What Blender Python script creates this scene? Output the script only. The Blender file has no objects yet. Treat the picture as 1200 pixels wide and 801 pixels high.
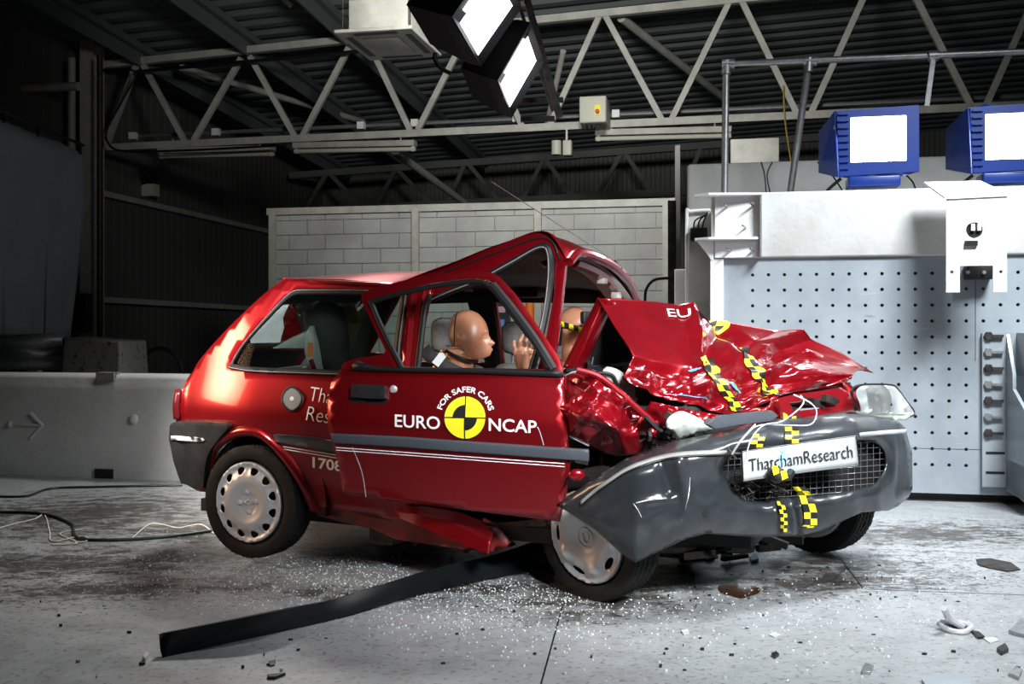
import bpy, bmesh, math, random
from mathutils import Vector, Matrix, noise
from mathutils.geometry import delaunay_2d_cdt
random.seed(7)
S = bpy.context.scene
COL = S.collection
# ---------------------------------------------------------------- camera, world, lights, exposure
FPX, HOR, CAMZ = 1200.0, 385.0, 1.097
cd = bpy.data.cameras.new('camera'); cam = bpy.data.objects.new('camera', cd); COL.objects.link(cam)
cam.location = (0, 0, CAMZ); cam.rotation_euler = (math.pi/2, 0, 0)
cd.sensor_width = 36; cd.lens = 36*FPX/1200; cd.shift_y = -15.5/1200; cd.clip_end = 200
S.camera = cam
S.view_settings.view_transform = 'Standard'; S.view_settings.look = 'None'
S.view_settings.gamma = 1; S.view_settings.use_curve_mapping = False
S.view_settings.exposure = -0.08
wd = bpy.data.worlds.new('world'); S.world = wd; wd.use_nodes = True
wd.node_tree.nodes['Background'].inputs[0].default_value = (.55, .68, .8, 1)
wd.node_tree.nodes['Background'].inputs[1].default_value = 0.008

def area(name, loc, tgt, sx, sy, power, color=(1, 1, 1), spread=180):
    l = bpy.data.lights.new(name, 'AREA'); l.shape = 'RECTANGLE'; l.size = sx; l.size_y = sy
    l.energy = power; l.color = color; l.spread = math.radians(spread)
    o = bpy.data.objects.new(name, l); COL.objects.link(o); o.location = loc
    o.rotation_euler = (Vector(tgt)-Vector(loc)).to_track_quat('-Z', 'Y').to_euler()
    return o
# unseen area lamps outside the frame, placed to match light on car and walls
area('overhead_lamp_right', (3.1, 3.7, 4.3), (2.2, 5.6, .6), 1.4, .9, 185, (.92, .97, 1), 92)
area('overhead_lamp_front', (1.5, .5, 2.8), (.75, 4.4, .45), 1.2, .6, 46, (.95, .98, 1), 46)
area('side_lamp_left', (-2.3, 2.6, 2.9), (-1.45, 5.9, .75), .5, .4, 38, (1, .96, .9), 30)
area('side_lamp_warm', (-4.3, 5.2, 1.7), (-1.55, 5.0, .85), 1.8, 1.3, 8, (1, .6, .36), 36)
area('back_lamp_middle', (-.9, 8.2, 4.8), (-.7, 5.0, 0), 1.0, .6, 120, (1, .98, .94), 110)
area('truss_fill_light', (.3, 6.0, 4.3), (.8, 16, 5.0), 1.5, .8, 170, (1, .99, .95), 80)  # added fill to brighten the truss and roof sheets, no known fixture

# ---------------------------------------------------------------- helpers
def at(x, y, Y): return Vector(((x-600)*Y/FPX, Y, CAMZ-(y-HOR)*Y/FPX))
def fl(x, y, z=0.0): return at(x, y, (CAMZ-z)*FPX/(y-HOR))
class Fr:
    """a vertical reference frame: u along, v away, w up"""
    def __init__(s, deg, ox=0, oy=0):
        t = math.radians(deg); s.t = t
        s.F = Vector((math.cos(t), -math.sin(t))); s.R = Vector((math.sin(t), math.cos(t))); s.O = Vector((ox, oy))
    def pt(s, u, v, w): p = s.O+s.F*u+s.R*v; return Vector((p.x, p.y, w))
    def inv(s, P): d = Vector((P[0], P[1]))-s.O; return (d.dot(s.F), d.dot(s.R), P[2])
    def onv(s, x, y, v):
        a = (x-600)/FPX; Y = (v+s.O.dot(s.R))/(a*s.R.x+s.R.y); return s.inv(at(x, y, Y))
    def sol(s, x, y, vf):
        v = 0
        for _ in range(30):
            u, vv, w = s.onv(x, y, v); v = .5*v+.5*vf(u, w)
        return (u, w)
CAR = Fr(25, -1.262, 4.821)
ROOM = Fr(11.7)
def cp(x, y, v): return CAR.pt(*CAR.onv(x, y, v))
def rp(x, y, q): return ROOM.pt(*ROOM.onv(x, y, q))

class MB:
    def __init__(s): s.v = []; s.f = []; s.m = []
    def add(s, vs, fs, mi=0):
        n = len(s.v); s.v += [Vector(a) for a in vs]; s.f += [tuple(i+n for i in f) for f in fs]; s.m += [mi]*len(fs); return s
    def hexa(s, c, mi=0):   # 8 corners: bottom 4 then top 4
        return s.add(c, [(0, 3, 2, 1), (4, 5, 6, 7), (0, 1, 5, 4), (1, 2, 6, 5), (2, 3, 7, 6), (3, 0, 4, 7)], mi)
    def box(s, fr, u0, u1, v0, v1, w0, w1, mi=0, bev=0):
        c = [fr.pt(u, v, w) for w in (w0, w1) for u, v in ((u0, v0), (u1, v0), (u1, v1), (u0, v1))]
        if bev:
            bm = bmesh.new(); vs = [bm.verts.new(p) for p in c]
            for f in [(0, 3, 2, 1), (4, 5, 6, 7), (0, 1, 5, 4), (1, 2, 6, 5), (2, 3, 7, 6), (3, 0, 4, 7)]: bm.faces.new([vs[i] for i in f])
            bmesh.ops.bevel(bm, geom=bm.edges[:], offset=bev, segments=3, profile=.5, affect='EDGES')
            s.frombm(bm, mi); return s
        return s.hexa(c, mi)
    def frombm(s, bm, mi=0):
        bm.normal_update(); bm.verts.index_update(); bm.verts.ensure_lookup_table()
        s.add([v.co.copy() for v in bm.verts], [tuple(v.index for v in f.verts) for f in bm.faces], mi); bm.free()
    def tube(s, path, r, n=10, mi=0, cap=True, flat=1.0):
        path = [Vector(p) for p in path]; N = len(path)
        rr = r if isinstance(r, (list, tuple)) else [r]*N
        base = len(s.v); prev = None
        for i, p in enumerate(path):
            t = (path[min(i+1, N-1)]-path[max(i-1, 0)]).normalized()
            if prev is None:
                up = Vector((0, 0, 1)) if abs(t.z) < .9 else Vector((1, 0, 0))
                x = t.cross(up).normalized()
            else: x = (prev-t*prev.dot(t)).normalized()
            prev = x; y = t.cross(x)
            for k in range(n):
                a = 2*math.pi*k/n; s.v.append(p+x*math.cos(a)*rr[i]+y*math.sin(a)*rr[i]*flat)
        for i in range(N-1):
            for k in range(n):
                a = base+i*n+k; b = base+i*n+(k+1) % n; s.f.append((a, b, b+n, a+n)); s.m.append(mi)
        if cap:
            s.f.append(tuple(base+k for k in reversed(range(n)))); s.m.append(mi)
            s.f.append(tuple(base+(N-1)*n+k for k in range(n))); s.m.append(mi)
        return s
    def bar(s, a, b, w, d, mi=0):   # rectangular bar
        a = Vector(a); b = Vector(b); t = (b-a).normalized()
        up = Vector((0, 0, 1)) if abs(t.z) < .95 else Vector((0, 1, 0))
        x = t.cross(up).normalized(); y = x.cross(t)
        c = [p+x*i*d/2+y*j*w/2 for p in (a, b) for i, j in ((-1, -1), (1, -1), (1, 1), (-1, 1))]
        return s.hexa(c, mi)
    def lathe(s, prof, o, ax, n=32, mi=0, fn=None):  # prof: (r, h)
        ax = Vector(ax).normalized(); o = Vector(o)
        up = Vector((0, 0, 1)) if abs(ax.z) < .9 else Vector((1, 0, 0))
        x = up.cross(ax).normalized(); y = ax.cross(x); base = len(s.v); M = len(prof)
        for k in range(n):
            a = 2*math.pi*k/n
            for r, hh in prof:
                if fn: r, hh = fn(r, hh, a)
                s.v.append(o+ax*hh+(x*math.cos(a)+y*math.sin(a))*r)
        for k in range(n):
            for j in range(M-1):
                a = base+k*M+j; b = base+((k+1) % n)*M+j; s.f.append((a, b, b+1, a+1)); s.m.append(mi)
        return s
    def grid(s, P, mi=0, mf=None):
        base = len(s.v); R = len(P); C = len(P[0])
        for row in P: s.v += [Vector(p) for p in row]
        for i in range(R-1):
            for j in range(C-1):
                a = base+i*C+j; s.f.append((a, a+1, a+C+1, a+C)); s.m.append(mf(i, j) if mf else mi)
        return s
    def prism(s, pts, d, mi=0):   # planar polygon extruded by vector d
        n = len(pts); d = Vector(d); b = len(s.v)
        s.v += [Vector(p) for p in pts]+[Vector(p)+d for p in pts]
        s.f += [tuple(b+i for i in range(n)), tuple(b+n+i for i in reversed(range(n)))]; s.m += [mi, mi]
        for i in range(n): j = (i+1) % n; s.f.append((b+i, b+n+i, b+n+j, b+j)); s.m.append(mi)
        return s
    def ball(s, c, r, n=12, mi=0, sq=(1, 1, 1)):
        bm = bmesh.new(); bmesh.ops.create_uvsphere(bm, u_segments=n*2, v_segments=n, radius=r)
        for v in bm.verts: v.co = Vector((v.co.x*sq[0], v.co.y*sq[1], v.co.z*sq[2]))+Vector(c)
        s.frombm(bm, mi); return s

def inside(p, poly):
    x, y = p; c = False; n = len(poly)
    for i in range(n):
        x1, y1 = poly[i]; x2, y2 = poly[i-1]
        if (y1 > y) != (y2 > y) and x < (x2-x1)*(y-y1)/(y2-y1)+x1: c = not c
    return c
def segd(p, poly):
    best = 1e9; px, py = p
    for i in range(len(poly)):
        x1, y1 = poly[i-1]; x2, y2 = poly[i]; dx, dy = x2-x1, y2-y1; L = dx*dx+dy*dy or 1e-12
        t = max(0, min(1, ((px-x1)*dx+(py-y1)*dy)/L)); d = (px-x1-t*dx)**2+(py-y1-t*dy)**2
        if d < best: best = d
    return math.sqrt(best)
def cdt(outer, holes, step):
    vs = [Vector(p) for p in outer]; es = [(i, (i+1) % len(outer)) for i in range(len(outer))]
    for h in holes:
        b = len(vs); vs += [Vector(p) for p in h]; es += [(b+i, b+(i+1) % len(h)) for i in range(len(h))]
    x0 = min(p[0] for p in outer); x1 = max(p[0] for p in outer); y0 = min(p[1] for p in outer); y1 = max(p[1] for p in outer)
    j = 0; y = y0+step*.5
    while y < y1:
        x = x0+step*(.25 if j % 2 else .75)
        while x < x1:
            if inside((x, y), outer) and not any(inside((x, y), h) for h in holes) and segd((x, y), outer) > step*.35 and all(segd((x, y), h) > step*.35 for h in holes):
                vs.append(Vector((x, y)))
            x += step
        y += step*.87; j += 1
    r = delaunay_2d_cdt(vs, es, [], 0, 1e-7); V, Fc = r[0], r[2]; out = []
    for f in Fc:
        c = sum((V[i] for i in f), Vector((0, 0)))/len(f)
        if inside(c, outer) and not any(inside(c, h) for h in holes):
            a = sum(V[f[i-1]].cross(V[f[i]]) for i in range(len(f)))
            out.append(tuple(f) if a > 0 else tuple(reversed(f)))
    return V, out
def dens(pts, step, closed=True):
    out = []; n = len(pts)
    for i in range(n if closed else n-1):
        a = Vector(pts[i]); b = Vector(pts[(i+1) % n]); k = max(1, int((b-a).length/step))
        out += [a.lerp(b, t/k) for t in range(k)]
    if not closed: out.append(Vector(pts[-1]))
    return out
def cr(pts, k=6, closed=False):
    pts = [Vector(p) for p in pts]; n = len(pts); out = []
    for i in range(n if closed else n-1):
        g = (lambda j: pts[j % n]) if closed else (lambda j: pts[max(0, min(n-1, j))])
        p0, p1, p2, p3 = g(i-1), g(i), g(i+1), g(i+2)
        for j in range(k):
            t = j/k; out.append(.5*((2*p1)+(p2-p0)*t+(2*p0-5*p1+4*p2-p3)*t*t+(3*p1-p0-3*p2+p3)*t**3))
    if not closed: out.append(pts[-1])
    return out
def panel(fr, outer_px, vf, holes_px=(), step=.05, off=0, uw=False):
    g = (lambda L: [Vector(p) for p in L]) if uw else (lambda L: [Vector(fr.sol(p[0], p[1], lambda u, w: vf(u, w)+off)) for p in L])
    o = dens(g(outer_px), step); hs = [dens(g(h), step) for h in holes_px]
    V, Fc = cdt(o, hs, step); mb = MB()
    mb.add([fr.pt(p[0], vf(p[0], p[1])+off, p[1]) for p in V], Fc); return mb
def pxpanel(outer, holes, df, step=5):
    fl_ = lambda L: [Vector((p[0], -p[1])) for p in L]
    V, Fc = cdt(dens(fl_(outer), step), [dens(fl_(h), step) for h in holes], step)
    return MB().add([at(p[0], -p[1], df(p[0], -p[1])) for p in V], Fc)
def lut(tab):
    def f(x):
        if x <= tab[0][0]: return tab[0][1]
        for (a, ya), (b, yb) in zip(tab, tab[1:]):
            if x <= b:
                t = (x-a)/(b-a); return ya+(yb-ya)*t
        return tab[-1][1]
    return f

def obj(name, mb, mats, parent=None, smooth=True, solid=0, bevel=0, sub=0, auto=35):
    me = bpy.data.meshes.new(name); o = bpy.data.objects.new(name, me)
    pts = mb.v
    if parent is not None:
        M = parent['_M'] if False else PM[parent.name]; Mi = M.inverted(); pts = [Mi@p for p in pts]; o.parent = parent; PM[o.name] = M
    else:
        xs = [p.x for p in pts]; ys = [p.y for p in pts]; zs = [p.z for p in pts]
        c = Vector(((min(xs)+max(xs))/2, (min(ys)+max(ys))/2, min(zs))); pts = [p-c for p in pts]; o.location = c
        PM[o.name] = Matrix.Translation(c)
    me.from_pydata([tuple(p) for p in pts], [], mb.f); me.validate(); me.update()
    if not isinstance(mats, (list, tuple)): mats = [mats]
    for m in mats: me.materials.append(m)
    if len(me.polygons) == len(mb.m): me.polygons.foreach_set('material_index', mb.m)
    COL.objects.link(o)
    if smooth:
        me.polygons.foreach_set('use_smooth', [True]*len(me.polygons))
        me.set_sharp_from_angle(angle=math.radians(auto))
    if sub: m = o.modifiers.new('sub', 'SUBSURF'); m.levels = m.render_levels = sub
    if solid: m = o.modifiers.new('solid', 'SOLIDIFY'); m.thickness = solid; m.offset = -1
    if bevel: m = o.modifiers.new('bevel', 'BEVEL'); m.width = bevel; m.segments = 2; m.limit_method = 'ANGLE'
    return o
PM = {}
def thing(name, label, cat, loc=(0, 0, 0), rz=0, group=None):
    o = bpy.data.objects.new(name, None); COL.objects.link(o); o.location = loc; o.rotation_euler = (0, 0, rz)
    o.empty_display_size = .1
    PM[o.name] = Matrix.Translation(Vector(loc))@Matrix.Rotation(rz, 4, 'Z')
    return tag(o, label, cat, group)
def tag(o, label, cat, group=None, kind=None):
    o['label'] = label; o['category'] = cat
    if group: o['group'] = group
    if kind: o['kind'] = kind
    return o
def struct(name, mb, mat, **k): o = obj(name, mb, mat, **k); o['kind'] = 'structure'; return o

# ---------------------------------------------------------------- materials
def mat(name, col, rough=.5, metal=0, coat=0, col2=None, nscale=5, ramp=(.35, .65), bump=0, bscale=60, spec=.5, trans=0, ior=1.45, alpha=1, coord='Object', emit=None, detail=6, dist=0.002, stretch=None, streak=None):
    m = bpy.data.materials.new(name); m.use_nodes = True; nt = m.node_tree; b = nt.nodes['Principled BSDF']
    b.inputs['Base Color'].default_value = (*col, 1); b.inputs['Roughness'].default_value = rough
    b.inputs['Metallic'].default_value = metal; b.inputs['Coat Weight'].default_value = coat; b.inputs['Coat Roughness'].default_value = .09
    b.inputs['Specular IOR Level'].default_value = spec; b.inputs['Transmission Weight'].default_value = trans; b.inputs['IOR'].default_value = ior
    b.inputs['Alpha'].default_value = alpha
    tc = nt.nodes.new('ShaderNodeTexCoord'); mp = nt.nodes.new('ShaderNodeMapping'); nt.links.new(tc.outputs[coord], mp.inputs[0])
    if stretch: mp.inputs['Scale'].default_value = stretch
    if col2:
        n = nt.nodes.new('ShaderNodeTexNoise'); n.inputs['Scale'].default_value = nscale; n.inputs['Detail'].default_value = detail; n.inputs['Roughness'].default_value = .65
        nt.links.new(mp.outputs[0], n.inputs[0]); r = nt.nodes.new('ShaderNodeValToRGB')
        r.color_ramp.elements[0].position = ramp[0]; r.color_ramp.elements[1].position = ramp[1]
        r.color_ramp.elements[0].color = (*col, 1); r.color_ramp.elements[1].color = (*col2, 1)
        nt.links.new(n.outputs[0], r.inputs[0]); nt.links.new(r.outputs[0], b.inputs['Base Color'])
    if streak:
        src = b.inputs['Base Color'].links[0].from_socket
        for k, (sc, lo, cc) in enumerate(streak):
            m2 = nt.nodes.new('ShaderNodeMapping'); nt.links.new(tc.outputs[coord], m2.inputs[0]); m2.inputs['Scale'].default_value = sc
            n = nt.nodes.new('ShaderNodeTexNoise'); n.inputs['Scale'].default_value = 1; n.inputs['Detail'].default_value = 8; n.inputs['Roughness'].default_value = .7; nt.links.new(m2.outputs[0], n.inputs[0])
            r = nt.nodes.new('ShaderNodeMapRange'); r.inputs[1].default_value = lo; r.inputs[2].default_value = lo+.05; r.inputs[4].default_value = .55; nt.links.new(n.outputs[0], r.inputs[0])
            mx = nt.nodes.new('ShaderNodeMix'); mx.data_type = 'RGBA'; A_ = [i for i in mx.inputs if i.name == 'A' and i.type == 'RGBA'][0]; B_ = [i for i in mx.inputs if i.name == 'B' and i.type == 'RGBA'][0]
            nt.links.new(r.outputs[0], mx.inputs['Factor']); nt.links.new(src, A_); B_.default_value = (*cc, 1); src = [q for q in mx.outputs if q.type == 'RGBA'][0]
        nt.links.new(src, b.inputs['Base Color'])
    if bump:
        n = nt.nodes.new('ShaderNodeTexNoise'); n.inputs['Scale'].default_value = bscale; n.inputs['Detail'].default_value = 4
        nt.links.new(mp.outputs[0], n.inputs[0]); bp = nt.nodes.new('ShaderNodeBump'); bp.inputs['Strength'].default_value = bump; bp.inputs['Distance'].default_value = dist
        nt.links.new(n.outputs[0], bp.inputs['Height']); nt.links.new(bp.outputs[0], b.inputs['Normal'])
    if emit:
        b.inputs['Emission Color'].default_value = (*emit[:3], 1); b.inputs['Emission Strength'].default_value = emit[3]
    return m
M = {}
M['paint'] = mat('red_paint', (.27, .004, .008), .36, .72, 1.0, (.23, .0025, .007), 3, bump=.03, bscale=400)
M['paint_scuffed'] = mat('scuffed_red_paint', (.27, .003, .009), .26, .5, 1.0, (.21, .003, .008), 6, bump=.08, bscale=30)
M['sillpaint'] = mat('dirty_red_paint', (.2, .012, .014), .5, .2, .3, (.07, .02, .02), 12)
M['plastic'] = mat('black_plastic', (.008, .009, .01), .45, spec=.35, col2=(.018, .018, .019), nscale=8, bump=.1, bscale=300)
M['rubber'] = mat('black_rubber', (.007, .007, .008), .5, spec=.35)
M['tyre'] = mat('tyre_rubber', (.006, .006, .0065), .7, spec=.25, col2=(.012, .011, .01), nscale=14, bump=.2, bscale=80)
M['moulding'] = mat('grey_moulding', (.055, .062, .075), .38)
M['bumper'] = mat('bumper_plastic', (.016, .019, .022), .3, col2=(.042, .046, .052), nscale=2.6, ramp=(.45, .7), bump=.3, bscale=6, dist=.02, coat=.35)
M['silver'] = mat('silver_cover', (.5, .51, .53), .38, .35)
M['capgrey'] = mat('grey_cap', (.22, .22, .21), .75, spec=.2)
M['chrome'] = mat('chrome', (.85, .87, .87), .3, .6)
M['steel'] = mat('galvanised_steel', (.42, .43, .44), .42, .8, col2=(.3, .31, .32), nscale=30)
M['white'] = mat('white_paint', (.78, .8, .8), .45, col2=(.72, .73, .72), nscale=4)
M['plate'] = mat('number_plate_white', (.34, .36, .37), .55, spec=.2)
M['decal'] = mat('white_decal', (.85, .85, .85), .4)
M['yellow'] = mat('yellow_decal', (.85, .72, .02), .4)
M['black'] = mat('black_decal', (.01, .01, .01), .4)
M['dark'] = mat('dark_underbody', (.008, .008, .009), .8)
M['junk'] = mat('dirty_black_metal', (.02, .02, .02), .5, .5, col2=(.07, .06, .055), nscale=20, bump=.5, bscale=50)
M['grille'] = mat('grille_mesh', (.2, .2, .2), .4, .6)
M['lamp_white'] = mat('broken_white_plastic', (.5, .54, .5), .4, col2=(.3, .33, .3), nscale=9)
M['glass'] = mat('tinted_glass', (.42, .56, .5), .02, trans=1, ior=1.12)
M['lens'] = mat('headlamp_glass', (.97, 1, 1), .03, trans=1, ior=1.1)
M['headliner'] = mat('headliner_cloth', (.075, .068, .06), .9, col2=(.1, .092, .083), nscale=3)
M['trim'] = mat('beige_grey_trim', (.4, .38, .36), .7)
M['seat'] = mat('grey_seat_fabric', (.26, .25, .24), .9, col2=(.19, .18, .17), nscale=40, bump=.3, bscale=300)
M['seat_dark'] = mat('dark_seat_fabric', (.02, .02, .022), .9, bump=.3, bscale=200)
M['skin'] = mat('dummy_vinyl', (.6, .29, .17), .34, col2=(.5, .21, .12), nscale=9, bump=.1, bscale=50)
M['cloth'] = mat('dummy_shirt', (.08, .1, .14), .8)
M['belt'] = mat('seat_belt_webbing', (.03, .03, .033), .7)
M['conc'] = mat('painted_concrete', (.58, .59, .57), .7, col2=(.48, .48, .46), nscale=2.5, bump=.25, bscale=25, dist=.01, streak=[((7, 7, 5), .69, (.12, .11, .1))])
M['concdark'] = mat('speckled_concrete', (.22, .22, .21), .9, col2=(.05, .05, .05), nscale=16, ramp=(.58, .64), bump=.4, bscale=30)
M['grey_plate'] = mat('grey_painted_steel', (.26, .3, .335), .45, .15, col2=(.33, .37, .4), nscale=3, bump=.1, bscale=12, streak=[((1.2, 1.2, 26), .64, (.55, .57, .58)), ((2.2, 2.2, 14), .66, (.09, .09, .09))])
M['steelpaint'] = mat('cream_painted_steel', (.46, .46, .41), .5, col2=(.33, .33, .3), nscale=4)
M['roofsheet'] = mat('roof_sheet', (.11, .12, .125), .55)
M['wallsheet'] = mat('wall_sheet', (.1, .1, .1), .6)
M['curtain'] = mat('grey_curtain', (.36, .42, .47), .85, col2=(.3, .35, .39), nscale=2)
M['housing'] = mat('lamp_black_housing', (.008, .008, .009), .5)
M['blue'] = mat('blue_lamp_housing', (.003, .03, .22), .35, coat=.4)
M['blackstrip'] = mat('black_sill_plastic', (.004, .006, .007), .45, spec=.25)
M['lampon'] = mat('lit_lamp_face', (1, 1, 1), .5, emit=(.93, .97, 1, 22))
M['lampon_top'] = mat('lit_overhead_face', (1, 1, 1), .5, emit=(.97, .98, 1, 7))
M['hose'] = mat('green_hose', (.004, .022, .013), .4)
M['wire'] = mat('white_wire', (.6, .58, .52), .6)
M['cream'] = mat('cream_box', (.5, .5, .42), .5)
M['orange'] = mat('orange_plastic', (.8, .2, .02), .5)
M['bluetape'] = mat('blue_tape', (.08, .3, .6), .5)
M['olive'] = mat('olive_cloth', (.16, .15, .06), .8)
M['ltblue'] = mat('pale_blue_panel', (.5, .55, .56), .5)
M['fluid'] = mat('brown_fluid', (.045, .018, .006), .08, coat=1)
M['crumb'] = mat('glass_crumbs', (.68, .74, .74), .15, spec=.8, coat=.6)
# ---------------------------------------------------------------- floor material: grey paint, brown dirt, skid smears
def floor_mat():
    m = bpy.data.materials.new('painted_floor'); m.use_nodes = True; nt = m.node_tree; b = nt.nodes['Principled BSDF']; L = nt.links.new
    geo = nt.nodes.new('ShaderNodeNewGeometry')
    def noi(sc, det=6, rough=.6, stretch=None, rot=0):
        mp = nt.nodes.new('ShaderNodeMapping'); L(geo.outputs['Position'], mp.inputs[0])
        if stretch: mp.inputs['Scale'].default_value = stretch
        mp.inputs['Rotation'].default_value = (0, 0, rot)
        n = nt.nodes.new('ShaderNodeTexNoise'); n.inputs['Scale'].default_value = sc; n.inputs['Detail'].default_value = det; n.inputs['Roughness'].default_value = rough
        L(mp.outputs[0], n.inputs[0]); return n.outputs[0]
    def rng(x, a, c, lo=0, hi=1):
        r = nt.nodes.new('ShaderNodeMapRange'); r.inputs[1].default_value = a; r.inputs[2].default_value = c; r.inputs[3].default_value = lo; r.inputs[4].default_value = hi
        L(x, r.inputs[0]); return r.outputs[0]
    def mul(a, c, op='MULTIPLY'):
        r = nt.nodes.new('ShaderNodeMath'); r.operation = op
        for i, x in enumerate((a, c)):
            if isinstance(x, float): r.inputs[i].default_value = x
            else: L(x, r.inputs[i])
        return r.outputs[0]
    def mix(f, a, c):
        r = nt.nodes.new('ShaderNodeMix'); r.data_type = 'RGBA'; L(f, r.inputs['Factor'])
        for k, x in (('A', a), ('B', c)):
            s = [i for i in r.inputs if i.name == k and i.type == 'RGBA'][0]
            if isinstance(x, tuple): s.default_value = (*x, 1)
            else: L(x, s)
        return [o for o in r.outputs if o.type == 'RGBA'][0]
    def patch(x, y, rx, ry, rot=0):      # soft blotch of dirt at a place on the floor
        mp = nt.nodes.new('ShaderNodeMapping'); mp.vector_type = 'TEXTURE'; L(geo.outputs['Position'], mp.inputs[0])
        mp.inputs['Location'].default_value = (x, y, 0); mp.inputs['Scale'].default_value = (rx, ry, 1); mp.inputs['Rotation'].default_value = (0, 0, rot)
        v = nt.nodes.new('ShaderNodeVectorMath'); v.operation = 'LENGTH'; L(mp.outputs[0], v.inputs[0]); return rng(v.outputs['Value'], 1.0, 0.0)
    base = mix(noi(1.6), (.21, .225, .235), (.34, .355, .365))
    base = mix(rng(noi(6, 10, .8), .47, .68, 0, .6), base, (.15, .145, .14))
    P = None
    for a in [(fl(70, 660), 1.5, .45), (fl(130, 690), .9, .25), (fl(230, 620), .8, .5), (fl(860, 665), 1.5, .5), (fl(960, 680), 1.0, .3), (fl(700, 700), .6, .35), (fl(450, 650), 1.2, .25), (fl(560, 690), 1.3, .16), (fl(780, 640), 1.2, .6), (fl(1090, 625), .9, .4), (fl(120, 600), 1.5, 1)]:
        q = patch(a[0].x, a[0].y, a[1]*1.4, a[2]*1.6, .12); P = q if P is None else mul(P, q, 'MAXIMUM')
    d1 = mul(noi(7, 13, .88, (1, 1.7, 1), .15), mul(P, .19), 'ADD')
    base = mix(rng(d1, .60, .655, 0, .92), base, (.03, .022, .016))
    d2 = noi(45, 3, .6); base = mix(mul(rng(d2, .585, .62), rng(P, 0, .5, .45, 1)), base, (.02, .017, .015))
    d3 = noi(3, 9, .8, (1, 3, 1), .25); base = mix(rng(d3, .58, .68, 0, .55), base, (.10, .08, .065))
    L(base, b.inputs['Base Color'])
    L(rng(noi(7), .3, .7, .28, .5), b.inputs['Roughness'])
    bp = nt.nodes.new('ShaderNodeBump'); bp.inputs['Strength'].default_value = .35; bp.inputs['Distance'].default_value = .004
    L(noi(22, 6, .7), bp.inputs['Height']); L(bp.outputs[0], b.inputs['Normal'])
    return m
# ---------------------------------------------------------------- room shell
QB = 6.9      # front of the steel plate
struct('floor', MB().add([(-16, -3, 0), (14, -3, 0), (14, 32, 0), (-16, 32, 0)], [(0, 1, 2, 3)]), floor_mat())
def ribs(fr, fixed, a0, a1, z0, z1, pitch, depth, kind):
    P = [[], []]; a = a0
    while a < a1:
        for da, d in ((0, 0), (pitch*.45, 0), (pitch*.55, depth), (pitch*.9, depth)):
            for k, z in enumerate((z0, z1)):
                P[k].append(fr.pt(a+da, fixed+d, z) if kind == 'v' else fr.pt(fixed+d, a+da, z))
        a += pitch
    return MB().grid(P)
struct('wall_left', ribs(ROOM, -11.0, 4, 27, 0, 6.4, .25, -.008, 'u'), M['wallsheet'], smooth=False)
struct('wall_back', ribs(ROOM, 27, -12, 12, 0, 7.5, .25, .03, 'v'), M['wallsheet'], smooth=False)
roofz = lambda p, q: 5.98+.06*(16-q)+.045*(p+10)
P = [[], []]; q = 4.0
while q < 28:
    for dq, dz in ((0, 0), (.16, 0), (.22, .07), (.38, .07)):
        for k, p in enumerate((-13, 13)): P[k].append(ROOM.pt(p, q+dq, roofz(p, q+dq)+dz))
    q += .45
struct('ceiling', MB().grid(P), M['roofsheet'], smooth=False)
for n, (a, b) in enumerate([(fl(662, 700), fl(634, 801)), (fl(978, 645), fl(1012, 690)), (fl(1012, 690), fl(1200, 697))]):
    d = (b-a).normalized(); s = Vector((-d.y, d.x, 0))*.003
    struct('trim_%d' % (n+1), MB().hexa([a-s, a+s, b+s, b-s]+[p+Vector((0, 0, .0008)) for p in (a-s, a+s, b+s, b-s)]), M['black'])

# block partition behind the car: blocks with mortar gaps, posts and a coping
qw = 13.0
pL = ROOM.onv(318, 300, qw)[0]; pR = ROOM.onv(787, 300, qw)[0]; zt = ROOM.onv(550, 243, qw)[2]
w = MB(); w.box(ROOM, pL, pR, qw+.02, qw+.25, 0, zt-.02)
struct('wall_middle', w, mat('mortar', (.28, .28, .27), .9))
ch = .197; bl = .52; k = 0; z = .0; w = MB()
while z < zt-.06:
    p = pL-(bl/2 if k % 2 else 0)
    while p < pR:
        a0, a1 = max(p+.006, pL), min(p+bl-.006, pR)
        if a1-a0 > .03: w.box(ROOM, a0, a1, qw-.001+random.uniform(0, .004), qw+.05, z+.006, min(z+ch-.006, zt-.02))
        p += bl
    z += ch; k += 1
struct('wall_middle_blocks', w, mat('cream_blocks', (.42, .43, .41), .75, col2=(.31, .31, .3), nscale=1.6, bump=.3, bscale=20, dist=.006), smooth=False).name = 'wall_middle_face'
w = MB(); w.box(ROOM, pL-.05, pR+.05, qw-.05, qw+.3, zt-.04, zt+.05)
tag(obj('wall_coping', w, M['steelpaint']), 'cream steel coping running along the top of the pale block wall', 'coping')
for px, lab in ((321, 'cream steel post at the left end of the pale block wall'), (488, 'cream steel post on the pale block wall above the red car roof'), (631, 'cream steel post on the pale block wall behind the dented roof peak'), (781, 'cream steel post at the right end of the pale block wall')):
    p = ROOM.onv(px, 300, qw)[0]; w = MB(); w.box(ROOM, p-.045, p+.045, qw-.07, qw+.0, 0, zt+.0)
    for zz in (.5, 1.4, 2.3): w.box(ROOM, p-.012, p+.012, qw-.08, qw-.06, zz, zz+.024)
    tag(obj('wall_post', w, M['steelpaint']), lab, 'post', 'posts of the pale block wall')
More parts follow.
